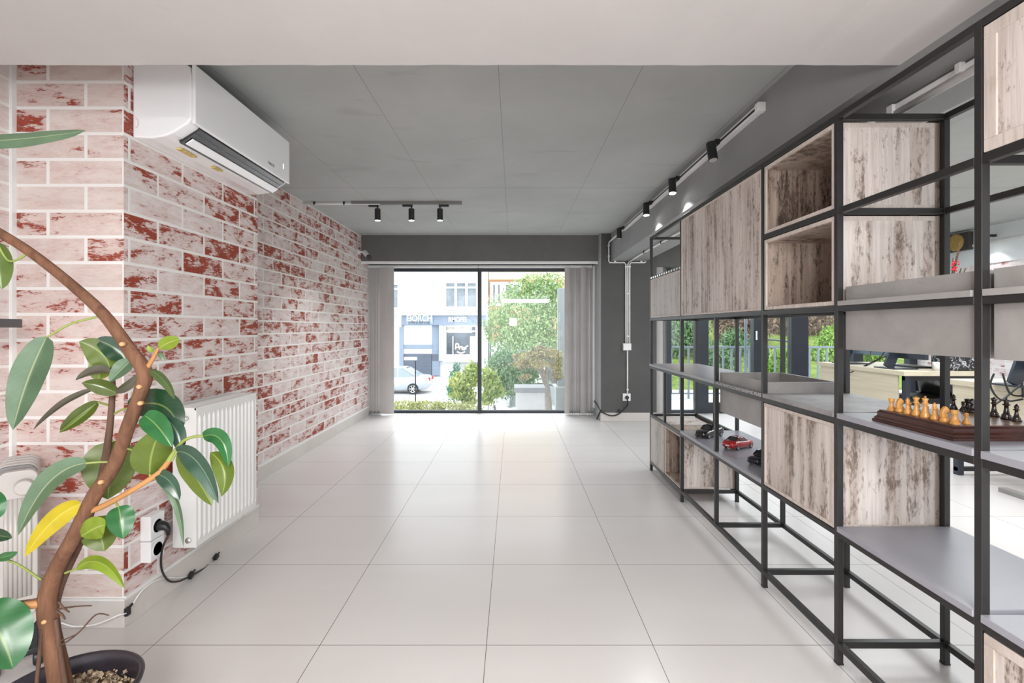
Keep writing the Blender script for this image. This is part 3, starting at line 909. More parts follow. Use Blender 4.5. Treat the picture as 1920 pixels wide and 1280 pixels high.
def cabinet(label, y0, y1, z0, z1, door=None, split=None, frame=.014, name='cabinet', group='worn wood cabinets in the shelving', dmat='wood'):
    """box between post faces y0..y1 and rail faces z0..z1; door None leaves it open towards the aisle"""
    g = .003; y0 += g; y1 -= g; z0 += g; z1 -= g
    xb = SX1 - .004; xf = SX0 + .006; th = .016
    t = thing(name, label, 'cabinet', (xf, (y0 + y1) / 2, z0), group)
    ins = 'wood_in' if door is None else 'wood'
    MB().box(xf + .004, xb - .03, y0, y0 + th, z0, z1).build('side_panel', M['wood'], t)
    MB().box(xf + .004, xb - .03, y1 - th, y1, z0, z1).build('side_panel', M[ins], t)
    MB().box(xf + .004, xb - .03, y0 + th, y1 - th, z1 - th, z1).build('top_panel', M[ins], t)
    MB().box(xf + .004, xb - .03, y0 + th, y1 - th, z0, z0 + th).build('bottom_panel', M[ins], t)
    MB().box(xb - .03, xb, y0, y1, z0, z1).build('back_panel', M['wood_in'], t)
    # pale edge strips along top and bottom of the near side
    MB().box(xf + .004, xb - .03, y0 - .001, y0 + .004, z1 - .016, z1).build('side_edging', M['wood_edge'], t)
    MB().box(xf + .004, xb - .03, y0 - .001, y0 + .004, z0, z0 + .012).build('side_edging', M['wood_edge'], t)
    if door is None:
        m = MB(); w = frame
        m.box(xf - .003, xf + .006, y0, y1, z1 - w, z1); m.box(xf - .003, xf + .006, y0, y1, z0, z0 + w)
        m.box(xf - .003, xf + .006, y0, y0 + w, z0 + w, z1 - w); m.box(xf - .003, xf + .006, y1 - w, y1, z0 + w, z1 - w)
        m.build('front_edging', M['wood_edge'], t, bevel=.001)
    else:
        parts = [(y0, y1)] if not split else [(y0, split - .001), (split + .001, y1)]
        for (a, b) in parts:
            d = MB().box(xf - .001, xf + .012, a, b, z0, z1).build('door', M[dmat], t, bevel=.001)
            m = MB(); w = frame
            m.box(xf - .005, xf + .004, a, b, z1 - w, z1); m.box(xf - .005, xf + .004, a, b, z0, z0 + w)
            if not split or a == y0: m.box(xf - .005, xf + .004, a, a + w, z0 + w, z1 - w)
            if not split or b == y1: m.box(xf - .005, xf + .004, b - w, b, z0 + w, z1 - w)
            m.build('door_frame', M['wood_edge'], d, bevel=.0012)
    return t
n = lambda i: PY[i] + T                        # far face of a post = near limit of the bay behind it
cabinet('single door worn wood cabinet at the far end of the shelving, above the window gap', n(1), PY[0], 1.218, 1.530, True, dmat='wood_pale')
cabinet('tall double door worn wood cabinet in the upper shelving', n(2), PY[1], 1.218, 1.850, True, 2.70, .010, dmat='wood')
cabinet('open front worn wood box, top one of the two stacked beside the tall cabinet', n(3), PY[2], 1.550, 1.850)
cabinet('open front worn wood box, lower one of the two stacked beside the tall cabinet', n(3), PY[2], 1.218, 1.530)
cabinet('low closed worn wood cabinet under the mottled shelf board', n(3), PY[2], .453, .817, True, None, .013)
cabinet('small closed pale cabinet at the far bottom end of the shelving', 3.575, PY[0], .078, .434, True, None, .006, dmat='wood_pale')
cabinet('small open brown box at the far bottom of the shelving next to the pale cabinet', n(1), 3.565, .078, .434, frame=.008)
cabinet('upper closed cabinet with wide pale frame nearest the camera at the photo right edge', n(5), PY[4], 1.550, 1.850, True, None, .030)
cabinet('bottom closed cabinet with wide pale frame nearest the camera at the photo lower right', n(5), PY[4], .078, .434, True, None, .024)

def planter(label, y0, y1, zr, granular=False):
    """open concrete-look box let into the frame: low walls above the rail, deep apron below"""
    t = thing('planter_box', label, 'planter', (SX0, (y0 + y1) / 2, zr - .13), 'concrete planter boxes let into the shelving')
    x0, x1 = SX0 + .024, SX1 - .026; w = .015
    z0, z1 = zr - .148, zr + .064; y0 += .004; y1 -= .004
    MB().box(x0, x0 + w, y0, y1, z0, z1).build('front_wall', M['concrete'], t, bevel=.001)
    MB().box(x1 - w, x1, y0, y1, z0, z1).build('back_wall', M['concrete'], t, bevel=.001)
    MB().box(x0 + w, x1 - w, y0, y0 + w, z0, z1).build('end_wall', M['concrete'], t, bevel=.001)
    MB().box(x0 + w, x1 - w, y1 - w, y1, z0, z1).build('end_wall', M['concrete'], t, bevel=.001)
    MB().box(x0 + w, x1 - w, y0 + w, y1 - w, z0 + .01, z0 + .026).build('bottom', M['concrete'], t)
    MB().box(SX0 - .004, x0, y0, y1, zr, zr + .016).build('front_ledge', M['granule'] if granular else M['concrete'], t, bevel=.001)
    return t
planter('concrete look planter box with a granular front ledge above the model cars', n(2), 2.66, .837, True)
planter('concrete look planter box above the chessboard', n(4), PY[3], 1.218)
planter('concrete look planter box nearest the camera at the photo right edge', n(5), PY[4], 1.218)

# ================================================================== CHESS
ZB = .855
M['board_edge'] = plain('mahogany_board_edge', (.042, .010, .006), .22, var=.35, scale=25, coat=.4)
def chess_top():
    t = NT('inlaid_chess_squares')
    s = t.sepxyz(t.pos())
    u = t.math('FLOOR', t.math('DIVIDE', t.math('SUBTRACT', s[0], 1.1378), .0304))
    v = t.math('FLOOR', t.math('DIVIDE', t.math('SUBTRACT', s[1], 1.2618), .0304))
    k = t.math('MODULO', t.math('ADD', t.math('ADD', u, v), 20.0), 2.0)
    grain = t.noise(t.mapping(t.pos(), (20, 300, 20)), 1.0, 4, .6)
    c = t.mix(k, (.13, .055, .03), (.40, .24, .12))
    c = t.mix(t.math('MULTIPLY', grain, .35), c, (.06, .025, .015))
    return t.set(c, .25, coat=.3)
cb = thing('chessboard', 'mahogany chessboard with moulded edge on the shelf, pieces set up', 'chessboard', (1.26, 1.39, ZB))
m = MB(); prof = [(0, 0), (0, .007), (-.004, .010), (-.004, .014), (-.009, .019), (-.009, .030), (-.013, .034), (-.013, .037)]
bx0, bx1, by0, by1 = 1.118, 1.402, 1.2425, 1.5235
vs = []; fs = []
for (d, z) in prof:
    vs += [(bx0 - d, by0 - d, ZB + z), (bx1 + d, by0 - d, ZB + z), (bx1 + d, by1 + d, ZB + z), (bx0 - d, by1 + d, ZB + z)]
for i in range(len(prof) - 1):
    for k in range(4): fs.append((i * 4 + k, i * 4 + (k + 1) % 4, i * 4 + 4 + (k + 1) % 4, i * 4 + 4 + k))
fs += [(3, 2, 1, 0), tuple((len(prof) - 1) * 4 + k for k in range(4))]
m.add(vs, fs); m.build('moulded_edge', M['board_edge'], cb)
MB().box(1.1378, 1.381, 1.2618, 1.505, ZB + .0365, ZB + .0378).build('playing_field', chess_top(), cb)
ZP = ZB + .0378
M['boxwood'] = plain('boxwood', (.56, .27, .065), .35, var=.15, scale=60, coat=.2)
M['rosewood'] = plain('dark_stained_wood', (.018, .008, .006), .2, var=.3, scale=60, coat=.5)
PROF = {
    'pawn': (.0095, .029, [(1, 0), (1, .10), (.80, .16), (.82, .22), (.52, .34), (.36, .55), (.34, .62), (.60, .66), (.60, .70), (.34, .72), (.48, .78), (.54, .86), (.42, .95), (0, 1)]),
    'rook': (.0112, .036, [(1, 0), (1, .10), (.82, .15), (.86, .22), (.60, .32), (.46, .50), (.44, .66), (.66, .72), (.66, .76), (.62, .78), (.72, .98), (.72, 1), (.48, 1), (.48, .92), (0, .92)]),
    'bishop': (.0108, .047, [(1, 0), (1, .08), (.80, .13), (.84, .18), (.54, .28), (.36, .50), (.34, .60), (.66, .64), (.66, .67), (.34, .70), (.46, .76), (.50, .82), (.38, .90), (.12, .95), (.16, .98), (0, 1)]),
    'queen': (.0120, .055, [(1, 0), (1, .07), (.82, .11), (.86, .16), (.56, .26), (.40, .48), (.36, .62), (.66, .66), (.66, .69), (.40, .72), (.44, .80), (.70, .92), (.62, .93), (.30, .95), (.22, .98), (0, 1)]),
    'king': (.0124, .060, [(1, 0), (1, .07), (.84, .11), (.88, .16), (.58, .25), (.42, .46), (.38, .60), (.70, .64), (.70, .67), (.42, .70), (.46, .78), (.66, .88), (.30, .91), (0, .92)]),
    'knight': (.0112, .042, [(1, 0), (1, .11), (.82, .16), (.86, .24), (.70, .28), (0, .28)]),
}
def piece(kind, label, x, y, mat, face=1, group=None):
    R, Hh, pr = PROF[kind]
    t = thing('chess_' + kind, label, 'chess piece', (x, y, ZP), group)
    m = MB(); m.lathe([(r * R, z * Hh) for r, z in pr], 20, (x, y, ZP)); m.build('base' if kind == 'knight' else 'body', mat, t, smooth=kind not in ('rook',))
    if kind == 'knight':
        s = R * .92; pts = [(-.85, .27), (.75, .27), (.62, .45), (.30, .58), (.75, .62), (1.05, .70), (.95, .80), (.45, .92), (.25, .96), (.12, 1.0), (-.05, .94), (-.50, .84), (-.85, .62), (-.92, .42)]
        m = MB(); m.prism([(x + face * u * s, ZP + w * Hh) for u, w in pts], 'y', y - R * .42, y + R * .42)
        m.build('horse_head', mat, t, bevel=.0022, seg=3)
    if kind == 'king':
        m = MB(); m.box(x - .0012, x + .0012, y - .0012, y + .0012, ZP + Hh * .91, ZP + Hh); m.box(x - .0012, x + .0012, y - .0034, y + .0034, ZP + Hh * .945, ZP + Hh * .975); m.build('cross', mat, t)
    if kind == 'queen':
        for k in range(8):
            a = k * math.pi / 4
            m = MB(); m.lathe([(0, -.001), (.0012, 0), (0, .0014)], 6, (x + math.cos(a) * R * .62, y + math.sin(a) * R * .62, ZP + Hh * .925))
            if k == 0: acc = m
            else: acc.add(m.v, m.f)
        acc.build('coronet', mat, t)
    return t
order = ['rook', 'knight', 'bishop', 'king', 'queen', 'bishop', 'knight', 'rook']     # near to far
lab = ['nearest rook', 'nearer knight', 'nearer bishop', 'king', 'queen', 'farther bishop', 'farther knight', 'farthest rook']
for i, k in enumerate(order):
    y = 1.277 + .0304 * i
    piece(k, 'light wooden chess ' + k + {0: ' at the near corner of the board', 1: ' second from the near corner', 2: ' between light knight and king',
          3: ' with a cross, tallest of the light pieces', 4: ' with a coronet beside the light king', 5: ' between light queen and far knight',
          6: ' next to the far left corner rook', 7: ' at the far left corner of the board'}[i], 1.153, y, M['boxwood'], 1, 'light chess pieces')
    piece('pawn', 'light wooden chess pawn standing in front of the ' + ['near corner rook', 'near light knight', 'light bishop beside the king', 'light king', 'light queen', 'light bishop beside the queen', 'far light knight', 'far corner rook'][i],
          1.1834, y, M['boxwood'], 1, 'light chess pawns')
for (k, px, d, lab_) in (('bishop', 1788, 1.505, 'dark chess bishop farthest back on the board, behind the light rook'),
                         ('pawn', 1806, 1.478, 'small dark chess pawn left of the dark rook'),
                         ('rook', 1814.5, 1.478, 'dark chess rook near the far edge of the board'),
                         ('knight', 1824, 1.448, 'dark chess knight half hidden by the steel post'),
                         ('queen', 1864, 1.384, 'tall dark chess piece just right of the steel post'),
                         ('king', 1887, 1.346, 'tall dark chess king in the middle of the three right of the post'),
                         ('bishop', 1906, 1.313, 'dark chess bishop nearest the camera, right of the dark king')):
    piece(k, lab_, (px - CX) * d / F, d, M['rosewood'], -1, 'dark chess pieces')

# ================================================================== CARS (models on the shelf and real ones outside)
def car(label, loc, L, yaw, paint, glass, name='model_car', style='coupe', group=None, rim='chrome', lights=None, open_top=False, cat='model car'):
    """car of length L, nose towards +x before turning by yaw; its base stands at loc"""
    t = thing(name, label, cat, loc, group)
    t.rotation_euler = (0, 0, yaw)
    Wd = L * (.42 if style == 'coupe' else .385)
    if style == 'coupe':
        st = [(.0, .55, .075, .14), (.03, .80, .05, .185), (.10, .96, .045, .205), (.22, 1.0, .045, .225), (.38, .98, .045, .235), (.55, .97, .045, .240), (.70, 1.0, .045, .255), (.85, 1.0, .05, .262), (.95, .93, .06, .250), (1.0, .80, .09, .215)]
        cab = [(.34, .84, .235, 0), (.47, .70, .335, 1), (.58, .68, .345, 1), (.66, .70, .335, 1), (.84, .80, .262, 0)]
    else:
        st = [(.0, .70, .075, .15), (.03, .88, .05, .185), (.10, .97, .05, .205), (.22, 1.0, .045, .215), (.38, 1.0, .045, .225), (.55, 1.0, .045, .228), (.70, 1.0, .045, .232), (.88, .98, .05, .240), (.96, .93, .06, .236), (1.0, .84, .09, .205)]
        cab = [(.27, .86, .215, 0), (.40, .74, .325, 1), (.52, .74, .338, 1), (.68, .74, .332, 1), (.86, .82, .238, 0)]
    off = woff(t)
    def P(u, y, z): return (off[0] + (.5 - u) * L, off[1] + y, off[2] + z * L)
    m = MB(); ring = 9; vs = []; fs = []
    for (u, w, zb, zt) in st:
        hw = Wd / 2 * w
        zm = zb + (zt - zb) * .55
        for (y, z) in ((-.82 * hw, zb), (-hw, zb + .02), (-hw, zm), (-.93 * hw, zt - .012), (-.5 * hw, zt), (.5 * hw, zt), (.93 * hw, zt - .012), (hw, zm), (hw, zb + .02), (.82 * hw, zb)):
            vs.append(P(u, y, z))
    k = 10
    for i in range(len(st) - 1):
        for j in range(k): fs.append((i * k + j, i * k + (j + 1) % k, (i + 1) * k + (j + 1) % k, (i + 1) * k + j))
    fs += [tuple(range(k)), tuple((len(st) - 1) * k + j for j in range(k))[::-1]]
    m.add(vs, fs); m.build('body', paint, t, smooth=True)
    # glasshouse
    m = MB(); vs = []; fs = []
    for (u, w, z, up) in cab:
        hw = Wd / 2 * w
        base = .226 if style == 'coupe' else .216
        vs += [P(u, -Wd / 2 * .90, base), P(u, -hw, z), P(u, -hw * .6, z + (.008 if up else 0)), P(u, hw * .6, z + (.008 if up else 0)), P(u, hw, z), P(u, Wd / 2 * .90, base)]
    for i in range(len(cab) - 1):
        for j in range(5): fs.append((i * 6 + j, i * 6 + j + 1, i * 6 + 7 + j, i * 6 + 6 + j))
    fs += [(0, 1, 2, 3, 4, 5), tuple(24 + j for j in range(6))[::-1]]
    m.add(vs, fs); m.build('windows', glass, t)
    m = MB(); c1, c2 = cab[1], cab[3]
    if open_top: c1, c2 = cab[2], (cab[3][0] + .03, cab[3][1], cab[3][2] - .008, 1)
    hw = Wd / 2 * c1[1]
    pr = [(-hw * 1.02, -.004), (-hw * .6, .0125), (hw * .6, .0125), (hw * 1.02, -.004)]
    vs = []
    mids = [(c1[0] - .01, c1[2]), ((c1[0] + c2[0]) / 2, max(c1[2], c2[2]) + .008), (c2[0] + .015, c2[2])]
    for (u, z) in mids:
        vs += [P(u, y, z + dz) for (y, dz) in pr]
    m.add(vs, [(i * 4 + j, i * 4 + j + 1, i * 4 + 5 + j, i * 4 + 4 + j) for i in range(2) for j in range(3)])
    # pillars
    for s in (-1, 1):
        for (ua, za, ub, zb, wa, wb) in ((cab[0][0], .222, c1[0], c1[2], .88, c1[1]), (cab[4][0] - .02, .235, c2[0], c2[2], .86, c2[1])):
            a = Vector(P(ua, s * Wd / 2 * wa, za)); b = Vector(P(ub, s * Wd / 2 * wb, zb)); m.bar(a, b, L * .022, L * .02)
        a = Vector(P(.60, s * Wd / 2 * .88, .22)); b = Vector(P(.585, s * Wd / 2 * .72, .335)); m.bar(a, b, L * .02, L * .012)
    m.build('roof', paint, t)
    for u in (.20, .795):
        for s in (-1, 1):
            wc = P(u, s * Wd / 2 * .93, .072)
            wl = MB(); r = .072 * L; hw = .022 * L
            wl.lathe([(r * .7, -hw), (r * .95, -hw), (r, -hw * .6), (r, hw * .6), (r * .95, hw), (r * .7, hw)], 24, wc, 'y')
            wo = wl.build('wheel', M['black'], t)
            rm = MB(); fy = wc[1] + s * hw * .86
            rm.lathe([(r * .70, 0), (r * .66, s * hw * .2), (r * .58, s * hw * .1), (r * .58, -s * hw * .4)], 24, (wc[0], fy, wc[2]), 'y')
            for q in range(6):
                a = q * math.pi / 3
                rm.bar((wc[0], fy, wc[2]), (wc[0] + math.cos(a) * r * .66, fy, wc[2] + math.sin(a) * r * .66), r * .14, hw * .3, up=(0, 1, 0))
            rm.lathe([(r * .16, 0), (r * .14, s * hw * .35), (0, s * hw * .35)], 12, (wc[0], fy, wc[2]), 'y')
            rm.build('rim', M[rim], wo)
    for s in (-1, 1):
        a = P(.035, s * Wd / 2 * .66, .160); m = MB(); m.lathe([(0, -.016 * L), (.016 * L, 0), (.010 * L, .014 * L), (0, .018 * L)], 12, a, 'x'); m.build('headlamp', M['lamp_glass'], t, smooth=True)
        a = P(.985, s * Wd / 2 * .64, .19); m = MB(); m.obox(a, (.05 * L, .14 * Wd, .042 * L), Matrix.Identity(3)); m.build('tail_lamp', M['tail_red'], t, bevel=.004 * L)
    a = P(1.0, 0, .13); m = MB(); m.obox(a, (.012 * L, .30 * Wd, .03 * L), Matrix.Identity(3)); m.build('number_plate', M['white'], t)
    a = P(.018, 0, .10); m = MB(); m.obox(a, (.02 * L, .34 * Wd, .028 * L), Matrix.Identity(3)); m.build('grille', M['black'], t)
    return t
M['car_black'] = plain('black_car_paint', (.006, .006, .007), .12, var=.1, coat=.8)
M['car_red'] = plain('red_car_paint', (.33, .008, .008), .15, var=.08, coat=.8)
M['car_navy'] = plain('dark_navy_car_paint', (.006, .007, .014), .14, var=.1, coat=.8)
M['car_silver'] = plain('silver_car_paint', (.52, .56, .62), .25, .2, var=.02, coat=.5)
M['car_white'] = plain('white_car_paint', (.72, .74, .75), .25, var=.02, coat=.5)
M['car_glass'] = plain('dark_car_glass', (.02, .022, .025), .08, coat=.5)
M['car_glass_pale'] = plain('pale_car_glass', (.30, .36, .38), .1, coat=.3)
M['lamp_glass'] = plain('headlamp_glass', (.65, .66, .68), .1, coat=.5)
M['tail_red'] = plain('tail_lamp_red', (.55, .03, .04), .2)
ZD = .471
car('black toy sports car, farthest of the three on the low shelf', (1.215, 3.03, ZD), .205, math.radians(214), M['car_black'], M['car_glass'], group='model cars on the low shelf')
car('red toy sports car in the middle of the low shelf', (1.262, 2.74, ZD), .19, math.radians(30), M['car_red'], M['car_glass'], group='model cars on the low shelf')
car('dark navy toy car half hidden behind the steel post, nearest of the three', (1.25, 2.43, ZD), .19, math.radians(208), M['car_navy'], M['car_glass'], style='sedan', group='model cars on the low shelf')

# ================================================================== RUBBER PLANT
PX, PYY = -.938, 1.016
pt = thing('potted_rubber_plant', 'tall rubber plant with bent brown trunk and glossy leaves in a dark pot', 'plant', (PX, PYY, 0))
m = MB()
m.lathe([(.0, .002), (.098, .002), (.102, .01), (.131, .372), (.137, .376), (.139, .384), (.133, .388), (.127, .384), (.124, .36), (.122, .30), (0, .30)], 56, (PX, PYY, 0))
m.build('pot', M['pot'], pt, smooth=True)
random.seed(11)
m = MB(); N = 26; R = .122; vs = []; fs = []
for i in range(N + 1):
    for k in range(40):
        a = 2 * math.pi * k / 40; r = R * i / N
        vs.append((PX + r * math.cos(a), PYY + r * math.sin(a), .345 + random.uniform(-.006, .006) + .008 * math.sin(r * 60 + a * 3)))
for i in range(N):
    for k in range(40): fs.append((i * 40 + k, i * 40 + (k + 1) % 40, (i + 1) * 40 + (k + 1) % 40, (i + 1) * 40 + k))
m.add(vs, fs)
def soil_mat():
    t = NT('dry_potting_soil')
    n = t.noise(t.pos(), 70, 6, .7)
    c = t.ramp(n, [(.38, (.035, .022, .016)), (.52, (.16, .105, .065)), (.62, (.42, .35, .26)), (.72, (.62, .56, .46))])
    t.set(c, .95, spec=.1); t.bump(n, .8, .01); return t.m
m.build('soil', soil_mat(), pt)
m = MB()
for i in range(520):
    a = random.uniform(0, 2 * math.pi); r = R * math.sqrt(random.random()) * .97; s = random.choice([.002, .003, .003, .004, .006, .009])
    c = Vector((PX + r * math.cos(a), PYY + r * math.sin(a), .350 + s * .4))
    ico = [(0, 0, 1), (.9, 0, .3), (.3, .85, .3), (-.7, .5, .35), (-.7, -.5, .3), (.3, -.85, .35), (0, 0, -.8)]
    q = Euler((random.random() * 6, random.random() * 6, random.random() * 6)).to_matrix()
    m.add([c + (q @ Vector(p)) * s * random.uniform(.7, 1.2) for p in ico], [(0, 1, 2), (0, 2, 3), (0, 3, 4), (0, 4, 5), (0, 5, 1), (6, 2, 1), (6, 3, 2), (6, 4, 3), (6, 5, 4), (6, 1, 5)])
peb = m.build('soil_crumbs', plain('soil_crumbs', (.30, .225, .15), .95, var=.95, scale=45), pt); peb['kind'] = 'stuff'

D0 = PYY
def pp(px, py, d=D0): return at(px, py, d)
def branch(name, pts, mat, n=48, sides=14):
    P = [pp(x, y, d) for (x, y, w, d) in pts]
    rr = [w / 2 * d / F for (x, y, w, d) in pts]
    per = max(2, n // (len(P) - 1))
    c = bez(P, per * (len(P) - 1)); r = interp(rr, 0, per)
    m = MB(); m.tube(c, r[:len(c)], sides)
    return m.build(name, mat, pt, smooth=True)
branch('trunk', [(116, 1300, 36, 1.016), (108, 1250, 34, 1.016), (96, 1190, 30, 1.016), (90, 1150, 32, 1.016), (90, 1115, 30, 1.015), (108, 1062, 26, 1.01), (140, 1003, 25, 1.0), (176, 930, 25, .99), (214, 872, 24, .985), (240, 800, 23, .98), (262, 740, 23, .98), (271, 698, 26, .98),
                 (243, 655, 23, .98), (195, 590, 20, .975), (130, 530, 18, .97), (60, 475, 17, .965), (0, 437, 17, .96), (-70, 398, 17, .955), (-150, 350, 16, .95), (-215, 280, 14, .945), (-240, 200, 10, .945)], M['bark'], 120, 18)
branch('side_stem', [(96, 1150, 20, 1.03), (112, 1090, 20, 1.035), (150, 1012, 16, 1.04), (173, 948, 14, 1.045), (188, 905, 13, 1.045), (198, 860, 13, 1.045), (206, 800, 11, 1.045), (210, 750, 10, 1.045), (211, 715, 9, 1.045), (205, 682, 6, 1.045)], M['bark_dark'], 72, 14)
branch('side_branch', [(165, 958, 12, .995), (190, 950, 11, .99), (225, 932, 10, .98), (262, 910, 10, .97), (298, 886, 10, .965), (318, 862, 9, .96)], M['twig_brown'], 50)
branch('side_branch', [(316, 864, 9, .96), (328, 846, 8, .96), (345, 826, 6, .957), (366, 818, 5, .955), (381, 818, 5, .952)], M['twig'], 40)
branch('side_branch', [(92, 1127, 17, 1.015), (55, 1134, 15, 1.0), (10, 1136, 14, .985), (-40, 1130, 13, .97)], M['twig_brown'], 36)
branch('side_branch', [(276, 690, 9, .98), (288, 670, 7, .975), (297, 652, 4, .97)], M['twig_brown'], 24)
branch('support_stake', [(79, 1180, 6, 1.0), (73, 1240, 7, 1.0), (66, 1310, 7, 1.0)], M['bark_dark'], 12)
branch('support_stake', [(104, 1160, 7, 1.0), (114, 1230, 8, 1.0), (128, 1318, 9, 1.0)], M['bark_dark'], 12)
for pts in ([(108, 1212, 3, 1.0), (125, 1203, 3, .99), (150, 1183, 3, .98), (180, 1152, 3, .97), (204, 1153, 2, .965)], [(105, 1202, 3, 1.0), (122, 1198, 2.5, .995), (140, 1190, 2, .98)],
            [(106, 1142, 4, 1.01), (130, 1138, 3, 1.0), (150, 1136, 2.5, .99), (172, 1135, 2, .985)], [(110, 1128, 4, 1.0), (120, 1140, 4, .995), (130, 1147, 2.5, .99)], [(106, 1145, 5, 1.0), (116, 1152, 5, .995), (122, 1160, 3, .99)],
            [(4, 1121, 2.5, .99), (30, 1127, 3, .995), (70, 1122, 3, 1.0)]):
    branch('aerial_root', pts, M['bark_dark'], 20, 6)
for (x, y, d) in ((262, 756, .955), (228, 645, .95), (188, 904, .96), (260, 725, .955), (82, 1166, .99)):
    m = MB(); c = pp(x, y, d + .01); m.lathe([(.0045, .008), (.0045, 0), (.003, -.003), (0, -.003)], 12, c, 'y'); m.build('leaf_scar', plain('scar', (.55, .30, .14), .7, var=.3), pt, smooth=True)

LM = {
    'dark': leaf_mat('leaf_dark_glossy', (.010, .038, .015), (.060, .085, .016), (.12, .16, .05), .26, .12),
    'mid': leaf_mat('leaf_green_glossy', (.018, .105, .028), (.10, .15, .035), (.16, .24, .07), .30, .2),
    'olive': leaf_mat('leaf_olive_underside', (.085, .125, .012), (.085, .125, .012), (.22, .28, .06), .42, .3),
    'light': leaf_mat('leaf_light_green', (.19, .27, .022), (.19, .27, .022), (.36, .42, .12), .4, .35),
    'grey': leaf_mat('leaf_grey_green', (.085, .140, .080), (.085, .140, .080), (.26, .30, .17), .35, .15),
    'brown': leaf_mat('leaf_brown_green', (.055, .058, .040), (.07, .065, .045), (.12, .11, .08), .35, .1),
    'yellow': leaf_mat('leaf_yellowing', (.46, .36, .014), (.46, .36, .014), (.52, .46, .08), .42, .35),
    'bluegrey': leaf_mat('leaf_blue_grey', (.018, .050, .030), (.055, .085, .025), (.10, .16, .09), .30, .1),
}
def leaf(base, ctrl, tip, width, mat, d=(1.0, .99, .98), roll=0, fold=.25, stem=None, tipcurl=0.0, blunt=.5):
    B, C, Tp = (pp(p[0], p[1], dd) for p, dd in zip((base, ctrl, tip), d))
    # control so that the curve passes through ctrl at the middle
    Q = C * 2 - (B + Tp) * .5
    n, k = 20, 9; hw = width / 2 * d[1] / F
    vs = []; uv = []; prev = None
    for i in range(n + 1):
        t = i / n
        p = B * (1 - t) ** 2 + Q * 2 * t * (1 - t) + Tp * t * t
        tg = ((Q - B) * (1 - t) + (Tp - Q) * t).normalized()
        view = (p - Vector((0, 0, H))).normalized()
        s0 = tg.cross(view)
        s0 = s0.normalized() if s0.length > .05 else (prev or Vector((1, 0, 0)))
        prev = s0
        nn = s0.cross(tg).normalized()
        r = math.radians(roll)
        s = s0 * math.cos(r) + nn * math.sin(r); nrm = s.cross(tg).normalized()
        w = hw * (math.sin(math.pi * min(1, t ** (.62 + .3 * (1 - blunt)))) ** .62) if 0 < t < 1 else 0
        if t > .93: w *= .8
        for j in range(k):
            u = (j / (k - 1) - .5) * 2
            z = abs(u) * fold * w + .04 * w * math.sin(t * 16) * abs(u)
            vs.append(p + s * (u * w * math.cos(fold * .8)) + nrm * z); uv.append((t, (u + 1) / 2))
    fs = [(i * k + j, i * k + j + 1, (i + 1) * k + j + 1, (i + 1) * k + j) for i in range(n) for j in range(k - 1)]
    m = MB(); m.add(vs, fs)
    o = m.build('leaf', LM[mat], pt, smooth=True, fix=False)
    l = o.data.uv_layers.new(name='UVMap')
    for lp in o.data.loops: l.data[lp.index].uv = uv[lp.vertex_index]
    if stem:
        P = [pp(*s) for s in stem] + [B + (Q - B) * .04]
        m = MB(); m.tube(bez(P, 16), [.0022] * len(bez(P, 16)), 8); m.build('petiole', M['twig'], o, smooth=True)
    return o
leaf((88, 630), (52, 712), (24, 806), 54, 'grey', (.96, .95, .94), 10, .35, [(190, 592, .975), (165, 598, .972), (130, 608, .97)])
leaf((-110, 268), (40, 260), (162, 244), 34, 'grey', (.95, .95, .955), 42, .2, [(-206, 292, .945), (-160, 268, .947)])
leaf((-225, 250), (-150, 190), (-70, 175), 40, 'mid', (.945, .95, .955), 180, .25)
leaf((-240, 200), (-300, 150), (-350, 160), 44, 'olive', (.945, .94, .935), 0, .25)
leaf((-6, 452), (-2, 500), (4, 542), 40, 'mid', (.96, .95, .95), 0, .2, [(52, 472, .963), (38, 484, .962), (15, 488, .96)])
leaf((206, 690), (188, 660), (148, 640), 50, 'olive', (1.03, 1.02, 1.0), 0, .2)
leaf((236, 676), (214, 652), (178, 636), 40, 'dark', (1.035, 1.03, 1.02), 180, .2)
leaf((206, 676), (190, 692), (186, 713), 42, 'light', (1.05, 1.045, 1.04), 0, .2)
leaf((206, 698), (178, 694), (141, 713), 20, 'brown', (1.03, 1.01, .99), 30, .2)
leaf((246, 676), (228, 692), (205, 716), 30, 'grey', (1.0, .99, .98), 20, .3)
leaf((222, 738), (186, 724), (153, 718), 30, 'dark', (1.02, 1.0, .99), 0, .4)
leaf((178, 729), (118, 756), (62, 806), 15, 'brown', (1.0, .98, .97), 40, .2, [(208, 722, 1.04)])
leaf((184, 752), (150, 783), (111, 811), 30, 'olive', (1.02, 1.0, .99), 15, .6, [(206, 760, 1.045)])
leaf((184, 752), (146, 776), (112, 806), 20, 'dark', (1.018, .998, .988), 35, .2)
leaf((214, 733), (240, 722), (262, 698), 18, 'brown', (1.02, 1.0, .99), 20, .2)
leaf((298, 653), (317, 642), (337, 636), 26, 'light', (.97, .965, .96), 0, .2)
leaf((288, 660), (281, 654), (278, 647), 10, 'light', (.975, .97, .97), 0, .2)
leaf((296, 662), (302, 667), (308, 677), 9, 'grey', (.975, .97, .97), 0, .2)
leaf((278, 692), (306, 712), (328, 749), 18, 'bluegrey', (.98, .97, .96), 25, .2)
leaf((240, 766), (304, 760), (338, 812), 56, 'dark', (1.02, 1.0, .99), 180, .15, [(214, 776, 1.045), (228, 768, 1.03)])
leaf((270, 778), (296, 800), (322, 838), 42, 'mid', (.96, .945, .94), 180, .3)
leaf((312, 784), (332, 812), (338, 848), 30, 'bluegrey', (.975, .97, .965), 180, .3)
leaf((281, 890), (285, 848), (302, 806), 64, 'olive', (.965, .955, .95), 0, .15, [(283, 897, .967)])
leaf((272, 886), (262, 862), (262, 835), 26, 'dark', (.972, .965, .96), 0, .15, [(236, 840, .985), (258, 850, .975)])
